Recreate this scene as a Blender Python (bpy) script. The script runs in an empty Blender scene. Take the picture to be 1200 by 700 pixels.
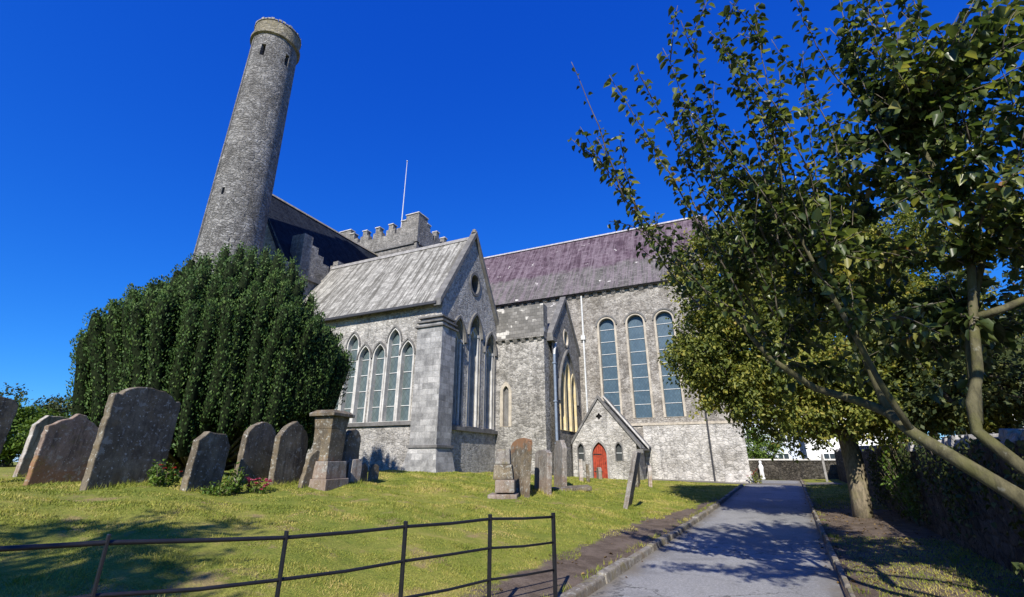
import bpy, math, random
import numpy as np
from mathutils import Vector, Matrix
from mathutils.geometry import tessellate_polygon

R = math.radians
random.seed(7)
rng = np.random.default_rng(11)
scene = bpy.context.scene
COL = scene.collection

# ---------------------------------------------------------------- camera, sky, sun, exposure
cam_d = bpy.data.cameras.new('camera')
cam = bpy.data.objects.new('camera', cam_d)
COL.objects.link(cam)
cam_d.lens = 16.0
cam_d.sensor_width = 36.0
cam_d.clip_start = 0.05
cam_d.clip_end = 3000
cam.location = (0, 0, 1.6)
cam.rotation_euler = (R(90 + 19.5), 0, 0)
scene.camera = cam

SUN_AZ, SUN_EL = 193.5, 37.0          # azimuth clockwise from +Y
world = bpy.data.worlds.new('World')
scene.world = world
world.use_nodes = True
wn, wl = world.node_tree.nodes, world.node_tree.links
bg = wn['Background']
sky = wn.new('ShaderNodeTexSky')
sky.sky_type = 'NISHITA'
sky.sun_disc = False
sky.sun_elevation = R(SUN_EL)
sky.sun_rotation = R(SUN_AZ)
sky.altitude = 1500
sky.air_density = 1.0
sky.dust_density = 0.0
sky.ozone_density = 6.0
# the deep polarised blue of the photograph: each channel of the sky on its own curve
_sp = wn.new('ShaderNodeSeparateColor'); _cb = wn.new('ShaderNodeCombineColor')
wl.new(sky.outputs[0], _sp.inputs[0])
for _i, (_p, _k) in enumerate(((1.7, .2), (1.05, .97), (.5, 4.35))):
    _pw = wn.new('ShaderNodeMath'); _pw.operation = 'POWER'; _pw.inputs[1].default_value = _p
    _ml = wn.new('ShaderNodeMath'); _ml.operation = 'MULTIPLY'; _ml.inputs[1].default_value = _k
    wl.new(_sp.outputs[_i], _pw.inputs[0]); wl.new(_pw.outputs[0], _ml.inputs[0]); wl.new(_ml.outputs[0], _cb.inputs[_i])
wl.new(_cb.outputs[0], bg.inputs[0])
bg.inputs[1].default_value = 0.065

sun_d = bpy.data.lights.new('sun', 'SUN')
sun_d.energy = 5.0
sun_d.angle = R(0.55)
sun_d.color = (1.0, 0.945, 0.845)
sun = bpy.data.objects.new('sun', sun_d)
COL.objects.link(sun)
_sd = Vector((math.sin(R(SUN_AZ)) * math.cos(R(SUN_EL)), math.cos(R(SUN_AZ)) * math.cos(R(SUN_EL)), math.sin(R(SUN_EL))))
sun.rotation_euler = _sd.to_track_quat('Z', 'Y').to_euler()
sun.location = (-10, -30, 40)

scene.view_settings.view_transform = 'Standard'
scene.view_settings.look = 'None'
scene.view_settings.gamma = 1
scene.view_settings.exposure = 0.58
scene.view_settings.use_curve_mapping = False
scene.cycles.max_bounces = 6
scene.cycles.transparent_max_bounces = 8

# ---------------------------------------------------------------- helpers
class MB:
    """collects geometry for one mesh"""
    def __init__(s, off=(0, 0, 0)):
        s.v, s.f, s.off = [], [], Vector(off)
    def add(s, vs, fs):
        n = len(s.v)
        s.v += [tuple(Vector(p) - s.off) for p in vs]
        s.f += [tuple(i + n for i in f) for f in fs]
        return s
    def box(s, x0, x1, y0, y1, z0, z1):
        return s.add([(x0, y0, z0), (x1, y0, z0), (x1, y1, z0), (x0, y1, z0), (x0, y0, z1), (x1, y0, z1), (x1, y1, z1), (x0, y1, z1)],
                     [(0, 3, 2, 1), (4, 5, 6, 7), (0, 1, 5, 4), (1, 2, 6, 5), (2, 3, 7, 6), (3, 0, 4, 7)])
    def frustum(s, b, t, z0, z1):
        (x0, x1, y0, y1), (a0, a1, c0, c1) = b, t
        return s.add([(x0, y0, z0), (x1, y0, z0), (x1, y1, z0), (x0, y1, z0), (a0, c0, z1), (a1, c0, z1), (a1, c1, z1), (a0, c1, z1)],
                     [(0, 3, 2, 1), (4, 5, 6, 7), (0, 1, 5, 4), (1, 2, 6, 5), (2, 3, 7, 6), (3, 0, 4, 7)])
    def prism(s, poly, dirv):
        """polygon (3D points) extruded along dirv"""
        n = len(poly)
        d = Vector(dirv)
        vs = [Vector(p) for p in poly] + [Vector(p) + d for p in poly]
        fs = [tuple(t) for t in tess([poly])]
        fs = fs + [tuple(i + n for i in reversed(t)) for t in fs]
        fs += [(i, (i + 1) % n, (i + 1) % n + n, i + n) for i in range(n)]
        return s.add(vs, fs)
    def tube(s, pts, rad, k=8, cap=True):
        pts = [Vector(p) for p in pts]
        n = len(pts)
        if not hasattr(rad, '__len__'):
            rad = [rad] * n
        vs, fs = [], []
        prev = None
        for i in range(n):
            t = (pts[min(i + 1, n - 1)] - pts[max(i - 1, 0)])
            t = t.normalized() if t.length > 1e-9 else Vector((0, 0, 1))
            if prev is None:
                a = Vector((1, 0, 0)) if abs(t.x) < .8 else Vector((0, 1, 0))
            else:
                a = prev
            a = (a - t * a.dot(t)).normalized()
            prev = a
            b = t.cross(a)
            for j in range(k):
                an = 2 * math.pi * j / k
                vs.append(pts[i] + (a * math.cos(an) + b * math.sin(an)) * rad[i])
        for i in range(n - 1):
            for j in range(k):
                fs.append((i * k + j, i * k + (j + 1) % k, (i + 1) * k + (j + 1) % k, (i + 1) * k + j))
        if cap:
            fs.append(tuple(range(k - 1, -1, -1)))
            fs.append(tuple((n - 1) * k + j for j in range(k)))
        return s.add(vs, fs)
    def lathe(s, prof, k=48, c=(0, 0)):
        vs, fs = [], []
        for r_, z in prof:
            for j in range(k):
                a = 2 * math.pi * j / k
                vs.append((c[0] + r_ * math.cos(a), c[1] + r_ * math.sin(a), z))
        for i in range(len(prof) - 1):
            for j in range(k):
                fs.append((i * k + j, i * k + (j + 1) % k, (i + 1) * k + (j + 1) % k, (i + 1) * k + j))
        return s.add(vs, fs)
    def build(s, name, m, parent=None, smooth=False, bevel=0, uv=True):
        me = bpy.data.meshes.new(name)
        me.from_pydata(s.v, [], s.f)
        me.materials.append(m)
        fix_normals(me)
        if bevel:
            import bmesh
            bm = bmesh.new()
            bm.from_mesh(me)
            bmesh.ops.remove_doubles(bm, verts=bm.verts, dist=1e-4)
            es = [e for e in bm.edges if len(e.link_faces) == 2 and e.calc_face_angle(0) > .6]
            bmesh.ops.bevel(bm, geom=es, offset=bevel, segments=2, affect='EDGES', profile=.6)
            bm.to_mesh(me)
            bm.free()
        if uv:
            auto_uv(me)
        if smooth:
            me.shade_smooth()
        o = bpy.data.objects.new(name, me)
        COL.objects.link(o)
        o.parent = parent
        return o

def fix_normals(me):
    import bmesh
    bm = bmesh.new()
    bm.from_mesh(me)
    bmesh.ops.recalc_face_normals(bm, faces=bm.faces)
    bm.to_mesh(me)
    bm.free()

def auto_uv(me):
    uvl = me.uv_layers.new(name='uv')
    data = np.zeros((len(me.loops), 2), np.float32)
    vs = me.vertices
    for p in me.polygons:
        n = p.normal
        if abs(n.z) > .95:
            t, b = Vector((1, 0, 0)), Vector((0, 1, 0))
        else:
            t = Vector((0, 0, 1)).cross(n).normalized()
            b = n.cross(t)
        for li in p.loop_indices:
            co = vs[me.loops[li].vertex_index].co
            data[li] = (co.dot(t), co.dot(b))
    uvl.data.foreach_set('uv', data.ravel())

def tess(loops):
    return tessellate_polygon([[Vector(p) for p in l] for l in loops])

def thing(name, label, cat, loc=(0, 0, 0), rz=0, group=None):
    o = bpy.data.objects.new(name, None)
    COL.objects.link(o)
    o.empty_display_size = .3
    o.location = loc
    o.rotation_euler = (0, 0, rz)
    return tag(o, label, cat, group)

def tag(o, label=None, cat=None, group=None, kind=None):
    if label: o['label'] = label
    if cat: o['category'] = cat
    if group: o['group'] = group
    if kind: o['kind'] = kind
    return o

def np_mesh(name, V, quads, m, parent=None, smooth=False):
    me = bpy.data.meshes.new(name)
    nq, k = quads.shape
    me.vertices.add(len(V))
    me.vertices.foreach_set('co', np.ascontiguousarray(V, np.float32).ravel())
    me.loops.add(nq * k)
    me.loops.foreach_set('vertex_index', np.ascontiguousarray(quads, np.int32).ravel())
    me.polygons.add(nq)
    me.polygons.foreach_set('loop_start', np.arange(0, nq * k, k, dtype=np.int32))
    me.update(calc_edges=True)
    if smooth:
        me.shade_smooth()
    me.materials.append(m)
    o = bpy.data.objects.new(name, me)
    COL.objects.link(o)
    o.parent = parent
    return o

# ---------------------------------------------------------------- materials
class NT:
    def __init__(s, name):
        s.m = bpy.data.materials.new(name)
        s.m.use_nodes = True
        s.t = s.m.node_tree
        s.t.nodes.clear()
        s.out = s.t.nodes.new('ShaderNodeOutputMaterial')
        s.co = s.t.nodes.new('ShaderNodeTexCoord')
    def n(s, typ, props=None, **ins):
        nd = s.t.nodes.new('ShaderNode' + typ)
        for k, v in (props or {}).items():
            setattr(nd, k, v)
        for k, v in ins.items():
            key = int(k[1:]) if k[0] == 'i' and k[1:].isdigit() else k.replace('_', ' ')
            s.set(nd.inputs[key], v)
        return nd
    def set(s, sock, v):
        if isinstance(v, bpy.types.NodeSocket):
            s.t.links.new(v, sock)
        else:
            if sock.type == 'RGBA' and len(v) == 3:
                v = (*v, 1)
            sock.default_value = v
    def mapping(s, src, scale=(1, 1, 1), loc=(0, 0, 0), rot=(0, 0, 0)):
        return s.n('Mapping', Vector=src, Scale=scale, Location=loc, Rotation=rot).outputs[0]
    def noise(s, src, scale, detail=4, rough=.55, dist=0):
        return s.n('TexNoise', Vector=src, Scale=scale, Detail=detail, Roughness=rough, Distortion=dist).outputs
    def math(s, op, a, b=0.0, c=0.0, clamp=False):
        return s.n('Math', {'operation': op, 'use_clamp': clamp}, i0=a, i1=b, i2=c).outputs[0]
    def step(s, x, a, b, o0=0.0, o1=1.0):
        nd = s.n('MapRange', {'interpolation_type': 'SMOOTHSTEP'})
        for k, v in zip(('Value', 'From Min', 'From Max', 'To Min', 'To Max'), (x, a, b, o0, o1)):
            s.set(nd.inputs[k], v)
        return nd.outputs[0]
    def mix(s, f, a, b, blend='MIX'):
        nd = s.t.nodes.new('ShaderNodeMix')
        nd.data_type = 'RGBA'
        nd.blend_type = blend
        s.set(nd.inputs[0], f)
        s.set(nd.inputs[6], a)
        s.set(nd.inputs[7], b)
        return nd.outputs[2]
    def ramp(s, f, stops, interp='LINEAR'):
        nd = s.n('ValToRGB', Fac=f)
        cr = nd.color_ramp
        cr.interpolation = interp
        while len(cr.elements) < len(stops):
            cr.elements.new(.5)
        for e, (p, c) in zip(cr.elements, stops):
            e.position = p
            e.color = (*c, 1)
        return nd.outputs[0]
    def bump(s, h, strength=.5, dist=.02, normal=None):
        nd = s.n('Bump', Height=h, Strength=strength, Distance=dist)
        if normal is not None:
            s.set(nd.inputs['Normal'], normal)
        return nd.outputs[0]
    def done(s, color, rough=.9, normal=None, spec=.3, metal=0.0, trans=None, tcol=None):
        b = s.n('BsdfPrincipled', Base_Color=color, Roughness=rough, Metallic=metal)
        s.set(b.inputs['Specular IOR Level'], spec)
        if normal is not None:
            s.set(b.inputs['Normal'], normal)
        o = b.outputs[0]
        if trans:
            tr = s.n('BsdfTranslucent', Color=tcol)
            mx = s.n('MixShader', i0=trans, i1=o, i2=tr.outputs[0])
            o = mx.outputs[0]
        s.t.links.new(o, s.out.inputs[0])
        return s.m

def g_(v): return (v, v, v)

def rubble(name, cols, scale=(4.0, 4.0, 7.4), mortar=(.36, .35, .33), lichen=.35, lich_col=(.55, .54, .5), dark=.5, mortar_w=.07, lo=.5, bump=.6):
    s = NT(name)
    c = s.co.outputs['Object']
    wob = s.noise(c, 2.2, 4, .65)[1]
    cw = s.n('VectorMath', {'operation': 'ADD'}, i0=c, i1=s.n('VectorMath', {'operation': 'SCALE'}, i0=s.n('VectorMath', {'operation': 'SUBTRACT'}, i0=wob, i1=(.5, .5, .5)).outputs[0], Scale=.3).outputs[0]).outputs[0]
    def cells(k):
        mp = s.mapping(cw, tuple(v * k for v in scale))
        f = s.n('TexVoronoi', {'feature': 'F1'}, Vector=mp, Scale=1.0, Randomness=.9)
        e = s.n('TexVoronoi', {'feature': 'DISTANCE_TO_EDGE'}, Vector=mp, Scale=1.0, Randomness=.9).outputs['Distance']
        return s.n('SeparateColor', Color=f.outputs['Color']), e
    big, eb = cells(.72)
    sma, es = cells(1.5)
    # some areas are laid in larger blocks, others in small pinnings
    sel = s.step(s.noise(c, .9, 3, .6)[0], .47, .53)
    r0 = s.math('ADD', s.math('MULTIPLY', big.outputs[0], sel), s.math('MULTIPLY', sma.outputs[0], s.math('SUBTRACT', 1.0, sel)))
    r1 = s.math('ADD', s.math('MULTIPLY', big.outputs[1], sel), s.math('MULTIPLY', sma.outputs[1], s.math('SUBTRACT', 1.0, sel)))
    ed = s.math('ADD', s.math('MULTIPLY', eb, sel), s.math('MULTIPLY', es, s.math('SUBTRACT', 1.0, sel)))
    blot = s.noise(c, 4.5, 6, .72)[0]
    fine = s.noise(c, 24, 6, .75)[0]
    col = s.ramp(s.math('ADD', s.math('MULTIPLY', r0, .55), s.math('MULTIPLY', s.step(blot, .3, .7), .45)), cols)
    col = s.mix(.85, col, s.ramp(fine, [(.3, g_(.34)), (.52, g_(.52)), (.75, g_(.8))]), 'OVERLAY')
    mort = s.math('MULTIPLY', s.step(ed, .01, mortar_w, 1, 0), s.step(blot, .35, .6, .35, 1))
    mcol = s.mix(s.step(s.noise(c, 1.7, 5, .7)[0], .42, .6), mortar, tuple(x * .4 for x in mortar))
    col = s.mix(s.math('MULTIPLY', mort, .8), col, mcol)
    # pale lichen and lime wash patches
    li = s.noise(c, 1.1, 7, .72, .4)[0]
    li2 = s.noise(c, 8.0, 6, .75)[0]
    lm = s.step(s.math('ADD', li, s.math('MULTIPLY', s.math('SUBTRACT', li2, .5), .8)), lo, lo + .14)
    col = s.mix(s.math('MULTIPLY', lm, lichen), col, lich_col)
    big_t = s.noise(c, .42, 6, .68, .5)[0]
    col = s.mix(1.0, col, s.ramp(big_t, [(.3, (.62, .6, .57)), (.5, (.92, .91, .9)), (.7, (1.1, 1.09, 1.07))]), 'MULTIPLY')
    # dark weather streaks
    st = s.noise(s.mapping(c, (1.6, 1.6, .22)), 1.6, 6, .65)[0]
    st2 = s.noise(c, 6, 6, .75)[0]
    dm = s.step(s.math('ADD', st, s.math('MULTIPLY', s.math('SUBTRACT', st2, .5), .95)), .5, .7)
    col = s.mix(s.math('MULTIPLY', dm, dark), col, (.09, .085, .08))
    h = s.math('ADD', s.math('MULTIPLY', s.step(ed, .0, .16), 1.0), s.math('MULTIPLY', fine, .6))
    h = s.math('ADD', h, s.math('MULTIPLY', r1, .5))
    h = s.math('ADD', h, s.math('MULTIPLY', blot, .4))
    return s.done(col, .92, s.bump(h, bump, .05), .2)

WALL_COLS = [(0, (.13, .125, .12)), (.3, (.26, .25, .235)), (.6, (.38, .365, .34)), (.85, (.5, .48, .45)), (1, (.3, .26, .22))]
M = {}
M['rubble_pale'] = rubble('pale rubble limestone', [(0, (.16, .155, .148)), (.3, (.28, .272, .258)), (.65, (.42, .408, .385)), (1, (.5, .48, .455))], lichen=.48, dark=.5, lich_col=(.53, .51, .48))
M['rubble_vestry'] = rubble('mixed grey and white rubble', [(0, (.1, .097, .09)), (.3, (.19, .184, .173)), (.65, (.33, .32, .3)), (1, (.48, .465, .44))], scale=(3.6, 3.6, 6.8), lichen=.6, dark=.6, lich_col=(.58, .56, .53))
M['rubble_grey'] = rubble('grey rubble limestone', [(0, (.09, .087, .082)), (.3, (.16, .155, .145)), (.65, (.25, .24, .225)), (1, (.36, .345, .32))], lichen=.35, dark=.5, lich_col=(.42, .4, .37), mortar=(.24, .23, .22))
M['rubble_choir'] = rubble('mottled choir rubble', [(0, (.1, .09, .08)), (.25, (.18, .165, .148)), (.6, (.3, .28, .252)), (1, (.44, .42, .385))], scale=(4.4, 4.4, 8), lichen=.5, dark=.55, lich_col=(.55, .525, .485), mortar=(.33, .31, .285))
M['rubble_tower'] = rubble('round tower stone', [(0, (.075, .075, .074)), (.3, (.15, .149, .146)), (.65, (.25, .248, .243)), (1, (.4, .395, .385))], scale=(4.0, 4.0, 8.0), lichen=.42, dark=.62, lich_col=(.43, .425, .41), bump=1.0, mortar=(.22, .21, .19))
M['rubble_white'] = rubble('white washed rubble', [(0, (.2, .19, .18)), (.3, (.34, .33, .31)), (.65, (.5, .485, .46)), (1, (.55, .53, .5))], lichen=.55, dark=.58, lo=.46, lich_col=(.58, .56, .53))
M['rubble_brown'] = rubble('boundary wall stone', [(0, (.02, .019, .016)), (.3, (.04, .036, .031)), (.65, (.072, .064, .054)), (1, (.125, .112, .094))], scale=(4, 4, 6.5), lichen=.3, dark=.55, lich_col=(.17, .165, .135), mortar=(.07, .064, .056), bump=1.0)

def dressed(name, base, var=.35, stain=.5, yellow=0):
    s = NT(name)
    c = s.co.outputs['Object']
    n1 = s.noise(c, 2.2, 6, .65)[0]
    n2 = s.noise(c, 18, 6, .7)[0]
    col = s.mix(s.step(n1, .35, .7), tuple(x * (1 - var) for x in base), base)
    col = s.mix(.7, col, s.ramp(n2, [(.3, g_(.4)), (.7, g_(.66))]), 'OVERLAY')
    if yellow:
        col = s.mix(s.math('MULTIPLY', s.step(s.noise(c, 3.1, 6, .7)[0], .45, .6), yellow), col, (.6, .44, .15))
    st = s.noise(s.mapping(c, (3, 3, .5)), 2.0, 6, .7)[0]
    col = s.mix(s.math('MULTIPLY', s.step(st, .5, .7), stain), col, (.07, .065, .06))
    return s.done(col, .88, s.bump(n2, .35, .015), .25)

M['dressed_pale'] = dressed('pale dressed limestone', (.54, .525, .495), .3, .35)
M['dressed_cream'] = dressed('cream dressed limestone', (.46, .41, .335), .3, .35)
M['dressed_yellow'] = dressed('yellowish dressed stone', (.62, .52, .33), .25, .25, .35)
M['dressed_grey'] = dressed('grey dressed limestone', (.3, .29, .275), .35, .4)
M['dressed_dark'] = dressed('dark weathered moulding', (.17, .165, .16), .4, .5)

def ashlar(name, cols, bw=.62, bh=.3):
    s = NT(name)
    u = s.co.outputs['UV']
    c = s.co.outputs['Object']
    br = s.n('TexBrick', {'offset': .5, 'offset_frequency': 2}, Vector=u, Color1=(1, 1, 1), Color2=(0, 0, 0), Mortar=(.5, .5, .5), Scale=1.0, Bias=0.0)
    for k, v in (('Mortar Size', .012), ('Mortar Smooth', .3), ('Brick Width', bw), ('Row Height', bh)):
        br.inputs[k].default_value = v
    cell = s.n('SeparateColor', Color=br.outputs['Color']).outputs[0]
    col = s.ramp(s.math('ADD', s.math('MULTIPLY', cell, .28), s.math('MULTIPLY', s.noise(c, 2.2, 7, .75)[0], .85)), cols)
    n2 = s.noise(c, 15, 6, .72)[0]
    col = s.mix(.8, col, s.ramp(n2, [(.3, g_(.38)), (.7, g_(.68))]), 'OVERLAY')
    col = s.mix(s.math('MULTIPLY', br.outputs['Fac'], .4), col, (.2, .195, .19))
    st = s.noise(s.mapping(c, (2, 2, .3)), 2.0, 6, .7)[0]
    col = s.mix(s.math('MULTIPLY', s.step(st, .5, .68), .5), col, (.1, .1, .1))
    h = s.math('ADD', s.math('MULTIPLY', br.outputs['Fac'], -1.0), s.math('MULTIPLY', n2, .5))
    return s.done(col, .9, s.bump(h, .5, .03), .25)

M['ashlar'] = ashlar('buttress ashlar', [(.3, (.1, .1, .1)), (.52, (.22, .218, .214)), (.7, (.33, .325, .316)), (.88, (.48, .47, .455))])

def slate(name, cols, rows=.22, w=.32, streak=None, split=None, bump=.6, patch=None):
    """split: (z0, colour list) slates of another quarry below that local height"""
    s = NT(name)
    u = s.co.outputs['UV']
    c = s.co.outputs['Object']
    br = s.n('TexBrick', {'offset': .5, 'offset_frequency': 2}, Vector=u, Color1=(1, 1, 1), Color2=(0, 0, 0), Mortar=(.5, .5, .5), Scale=1.0, Bias=0.0)
    for k, v in (('Mortar Size', .008), ('Mortar Smooth', .2), ('Brick Width', w), ('Row Height', rows)):
        br.inputs[k].default_value = v
    cell = s.n('SeparateColor', Color=br.outputs['Color']).outputs[0]
    big = s.noise(u, .55, 6, .65)[0]
    f = s.math('ADD', s.math('MULTIPLY', cell, .4), s.math('MULTIPLY', big, .7))
    col = s.ramp(f, cols)
    sepu = s.n('SeparateXYZ', Vector=c)
    if split:
        z0, cols2 = split
        edge = s.math('ADD', sepu.outputs[2], s.math('MULTIPLY', s.math('SUBTRACT', s.noise(u, 1.0, 6, .7)[0], .5), 2.2))
        low = s.step(edge, z0 - .3, z0 + .3, 1, 0)
        col2 = s.ramp(f, cols2)
        col2 = s.mix(s.step(s.noise(u, 6, 6, .75)[0], .52, .66), col2, (.19, .182, .165))
        col = s.mix(low, col, col2)
    if patch:
        pf = s.math('ADD', s.noise(u, .9, 3, .5)[0], s.math('MULTIPLY', s.math('SUBTRACT', cell, .5), .12))
        col = s.mix(s.math('MULTIPLY', s.step(pf, patch, patch + .03), .75), col, (.6, .58, .54))
    if streak:
        amt, scol = streak
        sv = s.noise(s.mapping(u, (1.5, .1, 1)), 2.2, 7, .72)[0]
        sv2 = s.noise(s.mapping(u, (5, .35, 1)), 1.6, 5, .7)[0]
        sf = s.step(s.math('ADD', s.math('MULTIPLY', sv, .65), s.math('MULTIPLY', sv2, .35)), .455, .56)
        col = s.mix(s.math('MULTIPLY', sf, amt), col, scol)
    n2 = s.noise(c, 20, 5, .7)[0]
    col = s.mix(.6, col, s.ramp(n2, [(.3, g_(.42)), (.7, g_(.62))]), 'OVERLAY')
    h = s.math('ADD', s.math('MULTIPLY', br.outputs['Fac'], -1.0), s.math('ADD', s.math('MULTIPLY', cell, .5), s.math('MULTIPLY', n2, .3)))
    col = s.mix(s.math('MULTIPLY', br.outputs['Fac'], .55), col, (.05, .05, .05))
    return s.done(col, .9, s.bump(h, bump, .03), .1)

M['slate_chapel'] = slate('weathered grey green slates', [(.25, (.17, .165, .15)), (.5, (.28, .272, .25)), (.8, (.4, .388, .355))], streak=(.85, (.085, .08, .07)))
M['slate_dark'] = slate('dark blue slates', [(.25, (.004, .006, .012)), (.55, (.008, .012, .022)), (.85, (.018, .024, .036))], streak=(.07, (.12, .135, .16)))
M['slate_grey'] = slate('grey lichened slates', [(.25, (.1, .097, .09)), (.55, (.165, .158, .148)), (.85, (.24, .23, .215))], patch=.6)
M['slate_small'] = slate('porch slates', [(.25, (.09, .09, .095)), (.55, (.15, .15, .155)), (.85, (.23, .23, .23))])

def simple(name, base, rough=.6, metal=0.0, var=.25, scale=6, spec=.4, bump=0):
    s = NT(name)
    c = s.co.outputs['Object']
    n = s.noise(c, scale, 6, .65)[0]
    col = s.mix(s.step(n, .3, .7), tuple(x * (1 - var) for x in base), base)
    return s.done(col, rough, s.bump(n, bump, .01) if bump else None, spec, metal)

M['iron'] = simple('black painted iron', (.012, .012, .014), .45, .0, .4, 14, .5, .3)
M['pipe_grey'] = simple('blue grey painted pipe', (.2, .25, .33), .5, 0, .3, 5)
M['pipe_pale'] = simple('pale painted pipe', (.62, .63, .62), .5, 0, .3, 5)
M['pipe_dark'] = simple('dark downpipe', (.05, .05, .055), .5, 0, .3, 5)
M['red_door'] = simple('red painted door', (.36, .05, .02), .6, 0, .5, 5, .3, .2)
M['pole_grey'] = simple('grey white flagpole', (.45, .47, .5), .5, 0, .2, 3)
M['white_paint'] = simple('white painted metal', (.75, .76, .78), .4, 0, .1, 3)
M['white_render'] = simple('white house render', (.78, .79, .8), .85, 0, .08, 2)
M['shaded_render'] = simple('house render with painted shade', (.5, .55, .66), .85, 0, .1, 2)  # grey blue is the shade on this house's wall, put into its colour
M['roof_grey'] = slate('house slates', [(.25, (.06, .06, .065)), (.55, (.1, .1, .105)), (.85, (.15, .15, .155))])
M['dark_void'] = simple('dark opening', (.012, .012, .013), .9, 0, .2, 5, .1)
M['house_glass'] = simple('house window glass', (.03, .04, .05), .12, 0, .2, 3, .6)
M['ridge_grey'] = dressed('grey ridge tiles', (.4, .385, .38), .25, .3)
M['pale_coping'] = dressed('pale concrete coping', (.62, .6, .56), .2, .2)

def glass(name, base, base2, lattice=.16, rough=.22):
    s = NT(name)
    u = s.co.outputs['UV']
    n = s.noise(u, 1.3, 4, .6)[0]
    rot = s.mapping(u, (1 / lattice, .72 / lattice, 1), rot=(0, 0, R(45)))
    vo = s.n('TexVoronoi', {'feature': 'F1', 'distance': 'CHEBYCHEV'}, Vector=rot, Scale=1.0, Randomness=.0)
    cell = s.n('SeparateColor', Color=vo.outputs['Color']).outputs[0]
    lead = s.step(vo.outputs['Distance'], .44, .48)
    col = s.mix(s.math('ADD', s.math('MULTIPLY', cell, .35), s.math('MULTIPLY', n, .65)), base, base2)
    col = s.mix(s.math('MULTIPLY', lead, .55), col, (.03, .03, .03))
    tilt = s.math('ADD', s.math('MULTIPLY', cell, .6), s.math('MULTIPLY', lead, .4))
    return s.done(col, rough, s.bump(tilt, .25, .006), .55)

M['glass_teal'] = glass('grey green leaded glass', (.05, .075, .08), (.13, .165, .165), .2, .3)
M['glass_blue'] = glass('blue grey leaded glass', (.028, .055, .08), (.075, .125, .165), .15, .32)
M['glass_dark'] = glass('dark leaded glass', (.016, .02, .02), (.035, .04, .04), .17, .5)

def headstone_mat(name, cols, blot=(.34, .34, .31), blotch=.5, rust=0.0, moss=0.0):
    s = NT(name)
    c = s.co.outputs['Object']
    loc = s.n('ObjectInfo').outputs['Location']
    cc = s.n('VectorMath', {'operation': 'ADD'}, i0=c, i1=loc).outputs[0]
    col = s.ramp(s.noise(cc, 1.9, 7, .7, .5)[0], cols)
    col = s.mix(.8, col, s.ramp(s.noise(cc, 26, 6, .75)[0], [(.3, g_(.36)), (.7, g_(.68))]), 'OVERLAY')
    st = s.noise(s.mapping(cc, (5, 5, .7)), 1.8, 6, .7)[0]
    col = s.mix(s.math('MULTIPLY', s.step(st, .48, .68), .6), col, (.035, .032, .03))
    if rust:
        z = s.n('SeparateXYZ', Vector=c).outputs[2]
        rf = s.step(s.math('ADD', s.noise(cc, 2.6, 6, .7)[0], s.math('MULTIPLY', s.step(z, .1, .9, .12, -.12), 1.0)), .48, .62)
        col = s.mix(s.math('MULTIPLY', rf, rust), col, (.24, .115, .05))
    br = s.noise(cc, 2.9, 7, .75)[0]
    col = s.mix(s.math('MULTIPLY', s.step(br, .5, .64), .55), col, (.16, .115, .06))
    b = s.noise(cc, 6.5, 8, .7, .3)[0]
    col = s.mix(s.math('MULTIPLY', s.step(b, .56, .62), blotch), col, blot)
    b3 = s.noise(cc, 17, 5, .6)[0]
    col = s.mix(s.math('MULTIPLY', s.step(b3, .62, .66), .6), col, (.5, .5, .46))
    if moss:
        mo = s.noise(cc, 3.3, 6, .7)[0]
        col = s.mix(s.math('MULTIPLY', s.step(mo, .52, .66), moss), col, (.17, .15, .035))
    h = s.noise(cc, 14, 8, .75)[0]
    return s.done(col, .92, s.bump(h, .6, .02), .2)

DK = [(.2, (.05, .042, .031)), (.42, (.1, .083, .06)), (.62, (.19, .16, .115)), (.85, (.4, .35, .27))]
MD = [(.2, (.12, .105, .09)), (.45, (.2, .18, .16)), (.7, (.3, .275, .25)), (.9, (.4, .37, .34))]
LT = [(.2, (.2, .18, .16)), (.45, (.34, .31, .28)), (.7, (.46, .43, .4)), (.9, (.55, .52, .49))]
M['hs_dark'] = headstone_mat('dark lichened headstone', DK)
M['hs_mid'] = headstone_mat('mid grey headstone', MD, rust=.25)
M['hs_light'] = headstone_mat('light grey headstone', LT, rust=.35)
M['hs_brown'] = headstone_mat('brown red headstone', [(.2, (.1, .075, .06)), (.45, (.2, .15, .12)), (.7, (.3, .22, .17)), (.9, (.34, .3, .27))], rust=.7, moss=.3)
M['hs_moss'] = headstone_mat('mossy yellow stone', MD, rust=.2, moss=.75)
def _orange():
    m = headstone_mat('orange topped headstone', DK, rust=.1)
    t = m.node_tree; b = next(n for n in t.nodes if n.type == 'BSDF_PRINCIPLED')
    src = b.inputs['Base Color'].links[0].from_socket
    co = next(n for n in t.nodes if n.type == 'TEX_COORD')
    sx = t.nodes.new('ShaderNodeSeparateXYZ'); t.links.new(co.outputs['Object'], sx.inputs[0])
    nz = t.nodes.new('ShaderNodeTexNoise'); nz.inputs['Scale'].default_value = 7; nz.inputs['Detail'].default_value = 6; t.links.new(co.outputs['Object'], nz.inputs[0])
    ad = t.nodes.new('ShaderNodeMath'); ad.operation = 'ADD'; t.links.new(sx.outputs[2], ad.inputs[0]); t.links.new(nz.outputs[0], ad.inputs[1])
    mr = t.nodes.new('ShaderNodeMapRange'); t.links.new(ad.outputs[0], mr.inputs[0]); mr.inputs[1].default_value = 1.72; mr.inputs[2].default_value = 1.95
    mx = t.nodes.new('ShaderNodeMix'); mx.data_type = 'RGBA'; t.links.new(mr.outputs[0], mx.inputs[0]); t.links.new(src, mx.inputs[6]); mx.inputs[7].default_value = (.2, .11, .06, 1)
    t.links.new(mx.outputs[2], b.inputs['Base Color'])
    return m
M['hs_orange'] = _orange()

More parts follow.
